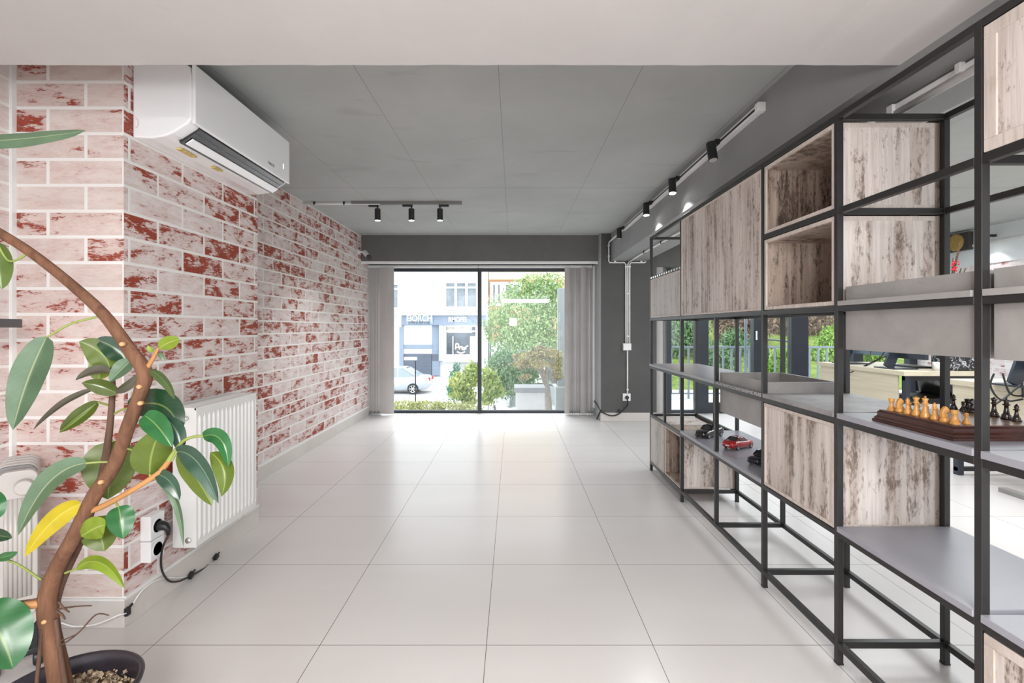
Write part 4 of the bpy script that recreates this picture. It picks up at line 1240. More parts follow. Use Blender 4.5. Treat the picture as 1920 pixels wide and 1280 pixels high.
leaf((207, 826), (206, 880), (202, 936), 84, 'olive', (1.06, 1.055, 1.05), 0, .08, [(212, 826, 1.05)])
leaf((330, 846), (372, 868), (410, 944), 40, 'bluegrey', (.955, .94, .93), 150, .3, [(322, 864, .96)])
leaf((332, 850), (366, 893), (398, 948), 44, 'olive', (.96, .948, .938), -20, .3)
leaf((380, 818), (414, 824), (428, 876), 30, 'mid', (.953, .935, .93), 180, .4)
leaf((394, 848), (420, 882), (415, 931), 36, 'olive', (.945, .932, .925), 0, .4)
leaf((290, 888), (318, 902), (337, 938), 28, 'bluegrey', (.965, .955, .95), 160, .3)
leaf((292, 898), (328, 938), (344, 1026), 15, 'grey', (.965, .955, .945), 25, .3, [(286, 892, .967)])
leaf((222, 949), (227, 976), (231, 1010), 44, 'mid', (.975, .965, .96), 180, .2, [(214, 938, .985)])
leaf((180, 968), (188, 1000), (196, 1033), 58, 'olive', (1.04, 1.03, 1.02), 0, .15)
leaf((152, 1006), (178, 990), (198, 984), 44, 'light', (.99, .98, .975), 0, .2)
leaf((152, 944), (98, 978), (46, 1044), 38, 'yellow', (.985, .97, .96), -10, .3)
leaf((164, 868), (92, 904), (34, 1004), 42, 'grey', (.97, .955, .945), 20, .3, [(206, 866, .985), (186, 866, .98)])
leaf((142, 1068), (186, 1054), (234, 1103), 26, 'light', (.995, .98, .97), 25, .3, [(122, 1074, 1.0)])
leaf((-40, 1140), (0, 1190), (24, 1254), 96, 'mid', (.96, .95, .945), 180, .15)
leaf((-16, 922), (-6, 946), (0, 970), 28, 'mid', (.95, .94, .94), 180, .2)
leaf((-24, 1000), (0, 1004), (23, 1008), 24, 'dark', (.95, .94, .94), 180, .3)
leaf((-6, 1046), (14, 1042), (34, 1034), 16, 'mid', (.95, .945, .94), 180, .2, [(78, 1087, 1.0), (30, 1056, .97)])

# ================================================================== OIL HEATER and shelf at the left edge
hx0, hx1, hy = -1.667, -1.573, 1.60
oh = thing('oil_heater', 'cream oil filled heater standing at the left behind the rubber plant', 'heater', (-1.62, 1.60, 0))
m = MB()
def rrect(x0, x1, z0, z1, r, n=6):
    out = []
    for (cx, cz, a0) in ((x1 - r, z1 - r, 0), (x0 + r, z1 - r, 90), (x0 + r, z0 + r, 180), (x1 - r, z0 + r, 270)):
        for k in range(n + 1):
            a = math.radians(a0 + 90 * k / n); out.append((cx + r * math.cos(a), cz + r * math.sin(a)))
    return out
m.prism(rrect(hx0, hx1, .155, .675, .025), 'y', hy, hy + .03); m.build('end_panel', M['heater'], oh, bevel=.004)
m = MB()
for k in range(6):
    x = hx0 + .02 + (hx1 - hx0 - .04) * k / 5
    m.tube([(x, hy - .0005, .26), (x, hy - .0005, .585)], .0065, 8)
m.build('panel_rib', M['heater'], oh, smooth=True)
for k in range(5):
    y = hy + .045 + k * .045
    m = MB(); m.prism(rrect(hx0 - .012, hx1 - .002, .17, .682, .03), 'y', y, y + .018); m.build('fin', M['heater_dark'] if k == 0 else M['heater'], oh, bevel=.004)
m = MB(); m.box(hx0 + .02, hx1 - .02, hy + .03, hy + .25, .62, .64); m.build('oil_channel', M['heater_dark'], oh)
m = MB(); m.lathe([(0, -.030), (.021, -.030), (.024, -.026), (.025, 0)], 24, (-1.605, hy, .623), 'y'); m.build('thermostat_knob', M['heater'], oh, bevel=.001)
m = MB(); m.lathe([(0, -.004), (.022, -.004), (.025, 0)], 24, (-1.60, hy, .215), 'y'); m.build('cable_cover', M['heater'], oh)
for y in (hy + .03, hy + .22):
    m = MB(); m.box(hx0 - .02, hx1 + .01, y, y + .03, .045, .065); m.box(hx0 - .0, hx0 + .02, y, y + .03, .06, .17); m.box(hx1 - .02, hx1, y, y + .03, .06, .17); m.build('leg', M['black'], oh, bevel=.003)
    for x in (hx0 - .01, hx1):
        m = MB(); m.lathe([(.018, -.014), (.025, -.010), (.025, .010), (.018, .014)], 18, (x, y + .015, .025), 'x'); m.build('caster', M['black'], oh)
oh.rotation_euler = (0, 0, math.radians(42))
hc = thing('heater_cable', 'thin white heater cable along the pillar skirting to a black clip', 'cable', onx(180, 1172, -1.50))
P = [Vector((-1.69, 1.79, .012)), at(108, 1168, 1.80), at(140, 1174, 1.82), at(180, 1170, 1.82), at(222, 1153, 1.835)]
P += [onx(240, 1146, -1.472), onx(262, 1112, -1.474), onx(285, 1092, -1.474), onx(310, 1083, -1.474), onx(335, 1083, -1.474), onx(360, 1077, -1.474), onx(395, 1056, -1.474), onx(408, 1043, -1.474)]
m = MB(); m.tube(bez(P, 96), .0027, 8); m.build('cable', M['white'], hc, smooth=True)
p = onx(239, 1146, -1.474); m = MB(); m.obox(p, (.014, .02, .03), Matrix.Identity(3)); m.bar(p + Vector((.004, -.012, .004)), p + Vector((.004, .02, .02)), .008); m.build('cable_clip', M['black'], hc, bevel=.002)
wsf = MB().box(-1.912, -1.725, .5, 1.72, 1.144, 1.174).build('wall_shelf', plain('dark_grey_board', (.085, .08, .085), .45), bevel=.002)
tag(wsf, 'end of a dark grey board shelf on the brick wall at the photo left edge', 'shelf')

# ================================================================== OFFICE BEYOND THE SHELVING
def lightwood():
    t = NT('pale_beech_laminate')
    n = t.noise(t.mapping(t.pos(), (6, 1.5, 30)), 1.5, 5, .6, .3)
    c = t.ramp(n, [(.3, (.56, .49, .36)), (.7, (.66, .60, .46))]); return t.set(c, .4)
M['beech'] = lightwood()
M['screen_back'] = plain('blue_black_monitor_back', (.022, .028, .040), .35, var=.15)
M['screen_pale'] = plain('slate_blue_monitor_back', (.13, .19, .25), .35, var=.1)
def desk(label, x0, x1, y0, y1, panel_z):
    t = thing('desk', label, 'desk', ((x0 + x1) / 2, (y0 + y1) / 2, 0), 'pale wood desks in the office')
    MB().box(x0, x1, y0, y1, .70, .742).build('desktop', M['beech'], t, bevel=.002)
    MB().box(x0 + .012, x0 + .03, y0 + .09, y1 - .04, panel_z, .698).build('modesty_panel', M['beech'], t, bevel=.002)
    for y in (y0 + .02, y1 - .07):
        for x in (x0 + .03, x1 - .07):
            MB().box(x, x + .045, y, y + .045, .0, .70).build('leg', M['frame_dark'], t, bevel=.002)
        MB().box(x0 + .03, x1 - .03, y + .005, y + .04, .655, .70).build('top_bar', M['black'], t)
        MB().box(x0 + .03, x1 - .03, y + .005, y + .04, .03, .06).build('foot_bar', M['black'], t)
    return t
desk('pale wood desk farther off by the office windows with two monitors', 3.58, 4.35, 4.48, 5.75, .41)
desk('pale wood desk nearer the camera with one monitor and hanging cables', 3.42, 4.15, 2.55, 3.86, .40)
def monitor(label, x, y0, y1, z0, z1, stand_y, mat, zb=.742):
    t = thing('monitor', label, 'monitor', (x, (y0 + y1) / 2, zb), 'monitors seen from behind')
    MB().box(x, x + .03, y0, y1, z0, z1).build('screen', mat, t, bevel=.006)
    MB().box(x - .012, x + .001, y0 + .12, y1 - .12, z0 + .06, z1 - .08).build('back_cover', mat, t, bevel=.006)
    m = MB(); m.bar((x - .005, stand_y, z0 + .10), (x - .10, stand_y - .02, zb + .012), .10, .02, up=(0, 1, 0)); m.build('stand', M['screen_back'], t, bevel=.003)
    MB().box(x - .14, x + .10, stand_y - .14, stand_y + .12, zb, zb + .012).build('base', M['screen_back'], t, bevel=.003)
    return t
monitor('slate blue back of the left monitor on the far desk', 3.80, 4.92, 5.48, .855, 1.20, 5.50, M['screen_pale'])
monitor('dark back of the right monitor on the far desk', 3.78, 4.48, 4.88, .845, 1.19, 4.82, M['screen_back'])
monitor('dark monitor back with slanted stand on the nearer desk', 3.52, 2.80, 3.42, .855, 1.20, 3.36, M['screen_back'])
kb = MB().box(3.95, 4.12, 4.80, 5.2, .742, .762).build('keyboard', M['black'], bevel=.004); tag(kb, 'black keyboard on the far desk behind the dark monitor', 'keyboard')
cup = MB().lathe([(.035, 0), (.04, .08), (.036, .08), (.032, .005), (0, .005)], 20, (3.95, 4.55, .742)).build('paper_cup', M['white'], smooth=True); tag(cup, 'small white cup on the far desk below the dark monitor', 'cup')
def bag_mat():
    t = NT('black_white_patterned_fabric')
    n = t.noise(t.pos(), 28, 4, .6, 1.5); return t.set(t.ramp(n, [(.52, (.01, .01, .012)), (.60, (.45, .46, .48))]), .4)
bag = MB().box(4.05, 4.3, 4.52, 4.75, .742, .98).build('patterned_box', bag_mat(), bevel=.02); tag(bag, 'black and white patterned box standing on the far desk', 'box')
cbl = thing('monitor_cable', 'thin black cables sagging from the far monitors over the desk front', 'cable', (3.57, 5.1, .8))
for (a, b, c) in (((1658, 660), (1640, 678), (1590, 700)), ((1672, 664), (1640, 676), (1600, 696)), ((1632, 656), (1632, 662), (1631, 668))):
    P = [at(*a, 4.98), at(*b, 5.02), at(*c, 5.2)]
    m = MB(); m.tube(bez(P, 20), .005, 6); m.build('cable', M['black'], cbl, smooth=True)
cbl2 = thing('monitor_cable', 'black cables looping down in front of the nearer desk', 'cable', (3.38, 3.4, .7))
for pts in ([(1864, 700), (1857, 722), (1870, 745), (1890, 752), (1918, 748)], [(1862, 760), (1885, 745), (1905, 728), (1916, 722), (1918, 745)], [(1880, 700), (1892, 735), (1912, 742), (1926, 735)]):
    m = MB(); m.tube(bez([at(x, y, 3.28) for (x, y) in pts], 32), .006, 6); m.build('cable', M['black'], cbl2, smooth=True)
# office chair under the far desk
oc = thing('office_chair', 'black office chair pushed under the end of the far desk', 'chair', (4.22, 4.95, 0))
m = MB()
vs = []; fs = []
for i in range(9):
    for j in range(9):
        u, v = i / 8 - .5, j / 8
        vs.append((4.30 + .05 * math.cos(u * 3) - .06 * v, 4.95 + u * .46 * (1 - .25 * v * v), .46 + v * .22 - .0))
for i in range(8):
    for j in range(8): fs.append((i * 9 + j, i * 9 + j + 1, i * 9 + j + 10, i * 9 + j + 9))
m.add(vs, fs); o = m.build('backrest', plain('black_vinyl', (.012, .012, .014), .18, coat=.6), oc, smooth=True); md = o.modifiers.new('thick', 'SOLIDIFY'); md.thickness = .04
MB().box(3.96, 4.36, 4.74, 5.16, .40, .46).build('seat', M['black'], oc, bevel=.02)
MB().tube([(4.16, 4.95, .08), (4.16, 4.95, .40)], .025, 12).build('column', M['chrome'], oc)
for k in range(5):
    a = k * 2 * math.pi / 5
    e = (4.16 + .26 * math.cos(a), 4.95 + .26 * math.sin(a), .06)
    MB().bar((4.16, 4.95, .09), e, .04, .025).build('leg', M['black'], oc, bevel=.004)
    MB().lathe([(.015, -.012), (.028, -.010), (.028, .010), (.015, .012)], 14, (e[0], e[1], .028), 'x').build('caster', M['black'], oc)
tk = MB().box(3.39, 3.45, 2.2, 3.42, 0, .03).build('cable_duct', M['concrete'], bevel=.003); tag(tk, 'grey cable duct lying on the office floor in front of the nearer desk', 'duct')
# blossom branches in a tall vase
vz = thing('blossom_vase', 'tall vase of bare twigs with red blossoms on the far desk', 'vase', (4.26, 4.62, .742))
MB().lathe([(.05, 0), (.06, .05), (.05, .16), (.03, .22), (.034, .24)], 20, (4.26, 4.85, .742)).build('vase', M['white'], vz, smooth=True)
random.seed(5)
tw = MB(); bl = MB()
for i in range(7):
    tip = at(random.uniform(1786, 1812), random.uniform(452, 520), 4.75)
    P = [Vector((4.26, 4.85, .96)), Vector((4.27 + random.uniform(-.04, .04), 4.83, 1.3)), tip]
    tw.tube(bez(P, 12), .005, 5)
for i in range(22):
    c = at(random.gauss(1788, 3.5), random.uniform(490, 508), 4.75); bl.lathe([(0, -.009), (.011, 0), (0, .009)], 6, c)
tw.build('twigs', M['bark_dark'], vz); bl.build('red_blossom', plain('red_petals', (.55, .02, .04), .5), vz)['kind'] = 'stuff'
ck = thing('wall_clock', 'round golden clock high on the white office wall in its dark surround', 'clock', (5.385, 5.87, 2.18))
MB().box(5.33, 5.386, 5.72, 6.05, 2.06, 2.27).build('surround', plain('dark_surround', (.05, .05, .045), .5), ck, bevel=.004)
MB().lathe([(0, -.02), (.09, -.02), (.10, -.012), (.10, 0)], 28, (5.33, 5.88, 2.165), 'x').build('dial', plain('golden_dial', (.42, .28, .08), .4, var=.3, scale=40), ck)

# ================================================================== OUTSIDE
def street_mat():
    t = NT('pale_street_surface')
    n = t.noise(t.pos(), 1.2, 6, .6); return t.set(t.ramp(n, [(.3, (.55, .56, .57)), (.7, (.62, .63, .63))]), .8)
m = MB()
rows = [(6.66, -.04), (7.0, -.30), (9.0, -.45), (11.0, -1.2), (13.0, -1.75), (16.0, -2.3), (20.0, -2.7), (34.9, -2.7), (35.0, -2.45), (60, -2.45)]
vs = []
for (y, z) in rows: vs += [(-40, y, z), (1.6, y, z)]
m.add(vs, [(2 * i, 2 * i + 1, 2 * i + 3, 2 * i + 2) for i in range(len(rows) - 1)])
struct(m, 'ground_street', street_mat(), fix=False)
def grass_mat():
    t = NT('bright_grass')
    n = t.noise(t.pos(), 5, 7, .7); return t.set(t.ramp(n, [(.3, (.07, .12, .03)), (.5, (.17, .25, .05)), (.75, (.30, .36, .10))]), .9, spec=.1)
m = MB()
rows = [(6.66, -.03), (9.2, -.05), (9.4, -.05), (12.5, .55), (16.0, 1.3), (24, 2.2)]
vs = []
for (y, z) in rows: vs += [(1.6, y, z), (40, y, z)]
m.m = 0
m.add(vs[:6], [(0, 1, 3, 2), (2, 3, 5, 4)])
m.m = 1
m.add(vs[4:], [(2 * i, 2 * i + 1, 2 * i + 3, 2 * i + 2) for i in range(3)])
struct(m, 'ground_garden', [street_mat(), grass_mat()], fix=False)
# retaining side of the terrace
m = MB().box(1.55, 1.62, 6.75, 24, -2.9, -.02); struct(m, 'wall_terrace', M['column'])

YB = 36.0
def bxp(px): return (px - CX) * YB / F
def bz(py, y=YB): return H - (py - CY) * y / F
BW = plain('white_facade_render', (.80, .80, .79), .8, var=.03, scale=.6)
BG = plain('blue_grey_shopfront', (.26, .32, .41), .5, var=.06, scale=1.0)
BD = plain('slate_shop_panel', (.12, .145, .19), .5, var=.08, scale=1.0)
BS = plain('shop_glass_painted_reflection', (.72, .76, .76), .15, var=.08, scale=.5)  # pale colour stands in for the bright reflection on the pane
BI = plain('dark_shop_interior_glass', (.10, .13, .16), .12, var=.5, scale=.8)
BC = plain('curtained_window_glass', (.24, .28, .31), .2, var=.25, scale=2)
b1 = thing('shop_building', 'white facade across the street with a blue grey shopfront and two signs', 'building', (bxp(800), YB, -2.45))
def fac(name, px0, px1, py0, py1, y0, y1, mat, parent=b1, **k):
    return MB().box(bxp(px0), bxp(px1), y0, y1, bz(py1), bz(py0)).build(name, mat, parent, **k)
fac('wall', 560, 912, 330, 705.5, YB + .2, YB + 8, BW)
def win(px0, px1, py0, py1, n, parent=b1, y=YB, fr=None, gl=None, mull=.18):
    f = MB(); x0, x1, z0, z1 = bxp(px0), bxp(px1), bz(py1), bz(py0); w = .14
    f.box(x0, x1, y, y + .25, z1 - w, z1); f.box(x0, x1, y, y + .25, z0, z0 + w)
    for i in range(n + 1):
        x = x0 + (x1 - x0) * i / n
        f.box(x - mull / 2, x + mull / 2, y - .02, y + .26, z0 - .01, z1 + .01)
    if z1 - z0 > 1.2: f.box(x0, x1, y + .01, y + .24, z1 - .52, z1 - .40)
    o = f.build('window', fr or BW, parent)
    MB().box(x0, x1, y + .12, y + .19, z0, z1).build('pane', gl or BC, o)
    return o
win(834, 895, 527, 578, 3)
win(733, 748, 530, 580, 1)
win(640, 700, 527, 578, 3)
fac('sill', 831, 897, 578, 581, YB - .15, YB + .25, BW)
fac('canopy_edge', 732, 912, 586, 591, YB - .5, YB + .2, BW)
fac('sign_band', 750, 912, 591, 609, YB - .25, YB + .2, BG)
fac('sign_board', 763.5, 813, 591.5, 608, YB - .32, YB - .25, plain('sign_board_blue', (.34, .42, .50), .5))
fac('projecting_sign', 750, 757, 589, 613, YB - .9, YB - .8, BW)
L1 = text_mesh('EIORCH', .62, 'sign_lettering', BW, b1, (bxp(788), YB - .36, bz(597.3)), (math.pi / 2, 0, 0), .02, .012, sx=.84)
L2 = text_mesh('ETPRI & EXP STAL', .26, 'sign_subtitle', BD, b1, (bxp(788), YB - .36, bz(605)), (math.pi / 2, 0, 0), .01, .006, sx=.78)
L3 = text_mesh('RMOFEI', .50, 'sign_lettering', BW, b1, (bxp(858.5), YB - .29, bz(599.3)), (math.pi / 2, 0, 0), .02, .016, sx=.78)
fac('shop_pier', 749, 757, 609, 705, YB - .1, YB + .2, BG)
fac('shop_window', 757, 810, 609, 663, YB, YB + .2, BS)
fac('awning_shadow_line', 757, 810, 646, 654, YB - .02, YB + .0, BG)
fac('shop_panel', 757, 809, 663, 704, YB, YB + .2, BD)
fac('shop_door', 810, 824, 609, 704, YB + .02, YB + .2, BG)
fac('door_vent', 810, 821, 664, 676, YB - .01, YB + .02, BD)
fac('pilaster', 824, 832, 609, 676, YB - .2, YB + .2, plain('pale_pilaster', (.55, .57, .58), .7))
win(833, 895, 609, 668, 1, fr=BW, gl=BI, mull=.30)
fac('inner_blind', 838, 885, 612, 624, YB + .02, YB + .11, plain('striped_shop_blind', (.52, .50, .44), .7, var=.3, scale=3))
fac('inner_door', 848, 850, 630, 667, YB + .05, YB + .11, BW)
fac('inner_screen', 881, 894, 630, 667, YB + .05, YB + .11, BS)
nl = plain('pink_white_window_lettering', (.75, .62, .60), .5)
m = MB()
for pts in ([(854, 655), (855, 645), (859, 645), (860, 650), (856, 651)], [(861, 655), (863, 650), (866, 650), (866, 655)], [(868, 650), (868, 655), (871, 655), (871, 650)], [(873, 655), (874, 650), (878, 648)], [(857, 659), (864, 662), (872, 659)]):
    m.tube(bez([Vector((bxp(x), YB - .02, bz(y))) for x, y in pts], 24), .06, 6)
m.build('window_lettering', nl, b1)
fac('shop_plinth', 832, 912, 668, 678, YB - .3, YB + .2, BW)
fac('plinth_shadow_gap', 852, 895, 678, 692, YB - .05, YB + .2, plain('grey_bench_panel', (.45, .45, .44), .7))
b2 = thing('orange_building', 'orange rendered building with white windows behind the big tree', 'building', (bxp(1000), YB + 3, -2.45))
OR = plain('orange_render', (.62, .36, .22), .8, var=.05, scale=.5)
def fac2(name, px0, px1, py0, py1, mat, y0=YB + 3, y1=YB + 8):
    s = (YB + 3) / F
    return MB().box((px0 - CX) * s, (px1 - CX) * s, y0, y1, H - (py1 - CY) * s, H - (py0 - CY) * s).build(name, mat, b2)
fac2('wall', 917, 1300, 330, 696, OR)
fac2('roof_band', 917, 1300, 505, 524, plain('peach_band', (.82, .62, .46), .8), YB + 2.8, YB + 3)
for (a, b) in ((922, 940), (946, 976), (1000, 1040)):
    s = (YB + 3) / F
    f = MB(); x0, x1 = (a - CX) * s, (b - CX) * s; z0, z1 = H - (573 - CY) * s, H - (529 - CY) * s
    for i in range(3):
        x = x0 + (x1 - x0) * i / 2; f.box(x - .12, x + .12, YB + 2.78, YB + 3, z0 - .01, z1 + .01)
    f.box(x0, x1, YB + 2.8, YB + 3, z0, z0 + .2); f.box(x0, x1, YB + 2.8, YB + 3, z1 - .2, z1)
    o = f.build('window', BW, b2); MB().box(x0, x1, YB + 2.9, YB + 3.0, z0, z1).build('pane', BC, o)
fac2('ground_floor', 917, 1300, 640, 696, BW, YB + 2.7, YB + 3)
fac2('drainpipe', 919, 921, 580, 690, M['column'], YB + 2.5, YB + 2.7)

car('silver grey sedan parked in the street, its red tail lamp showing', (bxp(738) * 29.0 / YB, 29.0, -2.7), 4.45, math.radians(180), M['car_silver'], M['car_glass_pale'], 'parked_car', 'sedan', rim='chrome', cat='car')
car('white car parked behind the white bin and small tree', ((992 - CX) * 13.6 / F, 13.6, -1.80), 4.3, math.radians(-82), M['car_white'], M['car_glass_pale'], 'parked_car', 'sedan', rim='chrome', cat='car')
sg = thing('street_sign', 'small white sign plate on a thin grey post behind the hedge', 'sign', at(779, 765, 9.0))
MB().tube([at(779, 785, 9.0), at(779, 688, 9.0), at(779, 676, 9.0)], .011, 8).build('post', M['frame_dark'], sg)
a = at(758, 669, 9.0); b = at(782, 675, 9.0); MB().box(a.x, b.x, 8.98, 9.01, b.z, a.z).build('plate', M['white_paint'], sg, bevel=.003)

def foliage(m, blobs, n, size, seed, flat=.0):
    random.seed(seed)
    wts = [b[3] * b[4] * b[5] for b in blobs]
    for i in range(n):
        b = random.choices(blobs, wts)[0]
        while True:
            q = Vector((random.uniform(-1, 1), random.uniform(-1, 1), random.uniform(-1, 1)))
            if .25 < q.length < 1: break
        e = random.random()
        if e < .5: q = q.normalized() * random.uniform(.8, 1.02)
        elif e < .66: q = q.normalized() * random.uniform(1.0, 1.38)
        c = Vector((b[0] + q.x * b[3], b[1] + q.y * b[4], b[2] + q.z * b[5]))
        s = size * random.uniform(.6, 1.3)
        R = Euler((random.uniform(0, 6.3), random.uniform(0, 6.3), random.uniform(0, 6.3))).to_matrix()
        m.add([c + R @ Vector(p) * s for p in ((-1, 0, 0), (0, -.45, .1), (1, 0, 0), (0, .45, .1))], [(0, 1, 2, 3)])
    return m
def blob(px, py, d, rx, rz, ry=None):
    """ellipsoid given by its centre in the photo, distance and half sizes in pixels"""
    c = at(px, py, d); s = d / F
    return (c.x, c.y, c.z, rx * s, (ry or rx) * s, rz * s)
def tree(name, label, cat, blobs, n, size, mat, trunk, seed, group=None, twigs=0, bark=None):
    base = trunk[0][-1] if trunk else Vector(blobs[0][:3])
    t = thing(name, label, cat, base, group)
    foliage(MB(), blobs, n, size, seed).build('foliage', mat, t, fix=False)
    m = MB()
    for (r, *pts) in trunk: m.tube(bez(pts[::-1], 20), [r * (1 - .6 * k / 20) for k in range(len(bez(pts[::-1], 20)))], 8)
    random.seed(seed + 1)
    for i in range(twigs):
        b = random.choice(blobs); q = Vector((random.gauss(0, .5), random.gauss(0, .5), random.gauss(0, .5)))
        st = Vector(b[:3]) + Vector((0, 0, -b[5] * .8)); e = Vector((b[0] + q.x * b[3], b[1] + q.y * b[4], b[2] + q.z * b[5]))
        m.tube(bez([st, (st + e) / 2 + Vector((random.uniform(-.1, .1), 0, random.uniform(-.1, .1))), e], 8), .012, 4)
    if trunk or twigs: m.build('trunk', bark or M['tree_bark'], t, smooth=True)
    return t
M['tree_bark'] = bark_mat('grey_tree_bark', (.22, .19, .17), (.40, .36, .32))
F_big = foliage_mat('big_tree_leaves', ((.137, .247, .088), (.308, .454, .186), (.552, .674, .381)))  # these leaf tones are lightened and greyed to imitate glare haze
F_dark = foliage_mat('dense_bush_leaves', ((.064, .149, .064), (.149, .283, .125), (.283, .430, .210)))
F_olive = foliage_mat('olive_brown_leaves', ((.210, .186, .100), (.430, .381, .186), (.576, .527, .259)))
F_yel = foliage_mat('yellow_green_leaves', ((.186, .332, .100), (.454, .552, .186), (.698, .723, .332)))
F_teal = foliage_mat('teal_leaves', ((.052, .186, .137), (.113, .308, .222), (.259, .454, .357)))
F_hedge = foliage_mat('pale_hedge_leaves', ((.30, .36, .12), (.52, .54, .24), (.66, .66, .40)))
F_red = foliage_mat('brown_hedge_leaves', ((.12, .07, .05), (.28, .19, .14), (.44, .36, .28)))
F_lime = foliage_mat('lime_bush_leaves', ((.10, .24, .03), (.26, .46, .08), (.50, .66, .22)))
D = 17.0
tree('broadleaf_tree', 'big pale green tree filling the right pane of the window', 'tree',
     [blob(985, 600, D, 52, 52), blob(1018, 560, D, 36, 36), blob(940, 620, D + .5, 30, 36), blob(1000, 645, D, 50, 45), blob(1038, 610, D, 24, 80), blob(1034, 534, D - .3, 24, 22), blob(975, 545, D, 26, 22), blob(938, 575, D, 22, 24), blob(1000, 528, D, 20, 16), blob(915, 610, D, 12, 18), blob(955, 558, D, 14, 16)], 15000, .055, F_big,
     [(.14, at(1000, 640, D), at(1005, 700, D), at(1008, 800, D))], 3, twigs=60)
tree('dense_bush', 'dense dark green bush between the shrub and the small tree', 'bush',
     [blob(942, 690, 12.2, 28, 34), blob(930, 720, 12, 22, 26), blob(965, 715, 12.2, 30, 26), blob(985, 690, 12.5, 26, 30)], 7000, .045, F_dark, [], 8)
tree('small_tree', 'small tree with flat olive brown crown and forked grey trunk', 'tree',
     [blob(996, 668, 9.8, 24, 9), blob(1026, 662, 9.8, 24, 9), blob(976, 682, 9.7, 15, 8), blob(1044, 680, 9.9, 12, 16), blob(1010, 682, 9.6, 18, 8), blob(985, 706, 9.7, 12, 5), blob(1046, 702, 9.9, 10, 10), blob(968, 668, 9.8, 9, 5), blob(1012, 654, 9.9, 10, 6)], 3400, .026, F_olive,
     [(.085, at(1005, 672, 9.8), at(1018, 700, 9.8), at(1026, 735, 9.8), at(1030, 800, 9.8)), (.06, at(1034, 668, 9.8), at(1024, 700, 9.8), at(1027, 735, 9.8)), (.05, at(985, 686, 9.8), at(1008, 690, 9.8), at(1024, 720, 9.8))], 21, twigs=70)
tree('leafy_shrub', 'yellow green leafy shrub just outside the window mullion, left half', 'bush',
     [blob(868, 715, 8.4, 20, 16), blob(884, 703, 8.4, 14, 22), blob(866, 738, 8.4, 22, 10), blob(850, 720, 8.4, 9, 12), blob(878, 748, 8.4, 14, 14)], 1500, .045, F_yel, [(.015, at(872, 720, 8.4), at(874, 790, 8.4)), (.012, at(885, 715, 8.4), at(880, 790, 8.4))], 31, 'shrubs under the window')
tree('leafy_shrub', 'yellow green leafy shrub just outside the window mullion, right half', 'bush',
     [blob(918, 712, 9.1, 16, 18), blob(928, 732, 9.1, 16, 14), blob(912, 700, 9.1, 8, 14), blob(914, 745, 9.1, 12, 14)], 1300, .045, F_yel, [(.012, at(918, 720, 9.1), at(914, 790, 9.1))], 33, 'shrubs under the window')
tree('teal_conifer', 'narrow blue green conifer shoot leaning at the left of the shrub', 'bush',
     [blob(856, 692, 9.8, 6, 12), blob(850, 708, 9.8, 7, 14), blob(848, 735, 9.8, 9, 14), blob(862, 735, 9.8, 16, 12)], 1500, .035, F_teal, [(.012, at(852, 700, 9.8), at(850, 790, 9.8))], 35)
hd = foliage(MB(), [blob(760, 765, 7.9, 36, 14, 14), blob(800, 766, 7.9, 36, 15, 14), blob(840, 767, 7.9, 36, 14, 14), blob(875, 769, 7.9, 30, 12, 14), blob(740, 772, 7.7, 30, 12, 14)], 3200, .028, 41).build('low_hedge', F_hedge, fix=False)
tag(hd, 'low pale yellow green hedge along the bottom of the left window pane', 'hedge')
bn = thing('white_bin', 'white plastic bin with grey lid beside the small tree trunk', 'bin', at(995, 790, 8.2))
a = at(967, 735, 8.2); b = at(1021, 792, 8.2)
MB().box(a.x, b.x, 8.2, 8.65, b.z, a.z).build('body', plain('white_bin_plastic', (.58, .58, .585), .5), bn, bevel=.015)
a = at(964, 726, 8.2); b = at(1023, 735, 8.2); MB().box(a.x, b.x, 8.17, 8.68, b.z, a.z).build('lid', plain('grey_bin_lid', (.26, .28, .29), .5), bn, bevel=.012)
cp_ = thing('concrete_post', 'pale concrete post outside at the right edge of the window view', 'post', at(1052, 790, 10.6))
a = at(1046, 540, 10.6); b = at(1060, 780, 10.6); MB().box(a.x, b.x, 10.6, 10.77, b.z, a.z).build('shaft', plain('pale_concrete_post', (.30, .33, .33), .8), cp_, bevel=.01)
a = at(1042, 725, 10.55); b = at(1062, 790, 10.55); MB().box(a.x, b.x, 10.52, 10.82, b.z, a.z).build('base', plain('pale_concrete_base', (.38, .39, .39), .8), cp_, bevel=.01)

# terrace beyond the office windows
M['rail_paint'] = plain('grey_blue_rail_paint', (.20, .25, .29), .45)
M['stair_paint'] = plain('dark_blue_rail_paint', (.035, .06, .085), .45)
YR = 8.2
rl = thing('terrace_railing', 'grey metal railing with vertical bars outside the office windows', 'railing', (3.4, YR, 0))
MB().box(1.7, 5.6, YR - .02, YR + .02, .80, .835).build('top_rail', M['rail_paint'], rl, bevel=.004)
MB().box(1.7, 5.6, YR - .015, YR + .015, .03, .055).build('bottom_rail', M['rail_paint'], rl, bevel=.003)
x = 1.78
while x < 5.6:
    MB().box(x - .014, x + .014, YR - .014, YR + .014, -.05 if int(round((x - 1.78) / .145)) % 8 == 0 else .05, .805).build('baluster', M['rail_paint'], rl); x += .145
wp = thing('white_pole', 'white upright pole on the terrace outside the office door', 'pole', at(1398, 760, 7.7))
a = at(1398, 640, 7.7); MB().tube([(a.x, 7.7, -.05), (a.x, 7.7, 2.6)], .022, 14).build('shaft', M['rail_paint'], wp, smooth=True)
MB().lathe([(.06, 0), (.06, .012), (.03, .02)], 16, (a.x, 7.7, -.05)).build('foot_plate', M['white_paint'], wp)
st = thing('stair_handrail', 'dark blue sloping stair handrail on the grassy bank', 'handrail', at(1440, 690, 11.0))
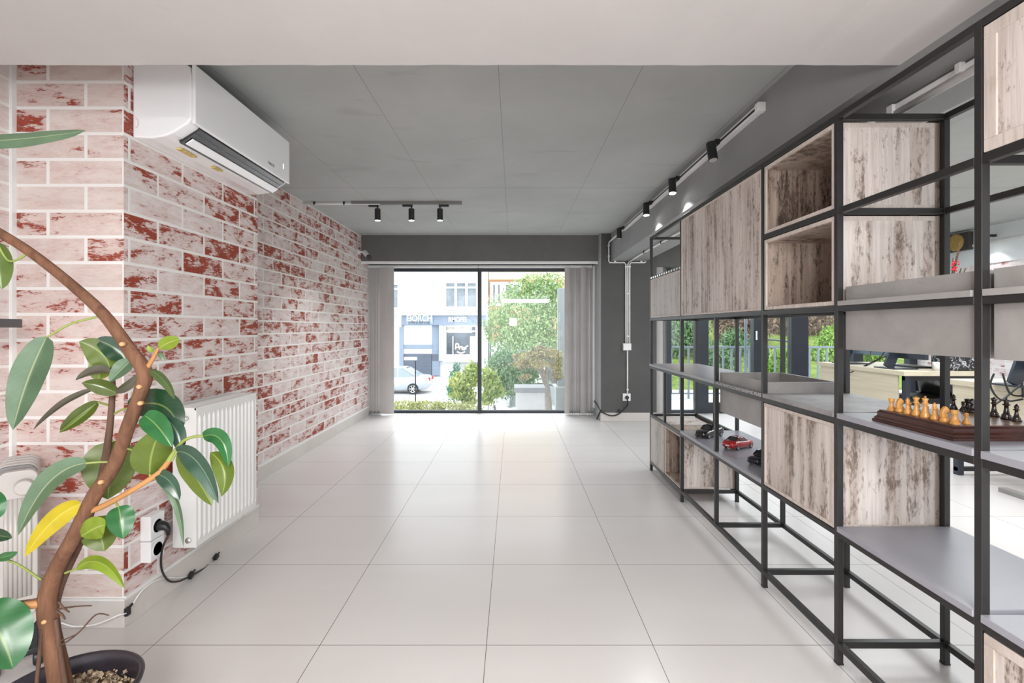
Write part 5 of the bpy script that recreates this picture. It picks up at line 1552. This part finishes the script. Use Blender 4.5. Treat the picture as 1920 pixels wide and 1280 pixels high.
for pts in ([(1385, 636), (1438, 636), (1480, 640)], [(1400, 637), (1440, 648), (1490, 684), (1540, 720)], [(1438, 660), (1480, 695), (1500, 712)]):
    MB().tube([at(x, y, 11.0) for x, y in pts], .022, 8).build('rail', M['stair_paint'], st)
for (x, y0, y1) in ((1400, 637, 700), (1440, 648, 706), (1490, 684, 735)):
    MB().tube([at(x, y0, 11.0), at(x, y1 + 12, 11.0)], .02, 8).build('upright', M['stair_paint'], st)
G = 'bushes on the bank outside the office'
def bush(label, blobs, n, size, mat, seed, twigs=0):
    b = blobs[0]
    tree('bank_bush', label, 'bush', blobs, n, size, mat, [(.05, Vector((b[0], b[1], b[2])), Vector((b[0], b[1], b[2] - b[5] - .35)))], seed, G, twigs)
bush('brown leaved bush behind the stair handrail, leftmost of the brown ones', [blob(1395, 606, 13.2, 34, 38), blob(1362, 596, 13.2, 28, 44), blob(1420, 600, 13.2, 26, 40)], 8000, .05, F_red, 51, 50)
bush('dark green bush seen through the pane left of the office door', [blob(1275, 618, 12, 34, 50), blob(1300, 606, 12, 28, 52), blob(1258, 650, 12, 24, 30)], 8000, .045, F_dark, 52, 20)
bush('green bush behind the railing bars right of the office door post', [blob(1345, 672, 10.2, 30, 30), blob(1378, 648, 10.2, 24, 26)], 6000, .04, F_dark, 53)
bush('brown leaved bush seen through the pane beside the wide dark window post', [blob(1470, 600, 14.5, 30, 40), blob(1505, 604, 14.5, 30, 38), blob(1540, 606, 14.5, 30, 36)], 8000, .055, F_red, 54, 40)
bush('bright lime bush right of the wide dark window post', [blob(1566, 640, 11.6, 26, 26), blob(1540, 664, 11.6, 22, 18), blob(1630, 650, 11.6, 36, 30)], 6000, .045, F_lime, 55)
bush('low dark bush beside the stair handrail', [blob(1466, 676, 10.4, 16, 20), blob(1452, 690, 10.4, 14, 14)], 2500, .04, F_lime, 57)
bush('tall dark bush closing the view over the bank', [blob(1330, 560, 20, 110, 80), blob(1480, 550, 20, 110, 80), blob(1640, 560, 20, 110, 90)], 12000, .13, F_dark, 56)
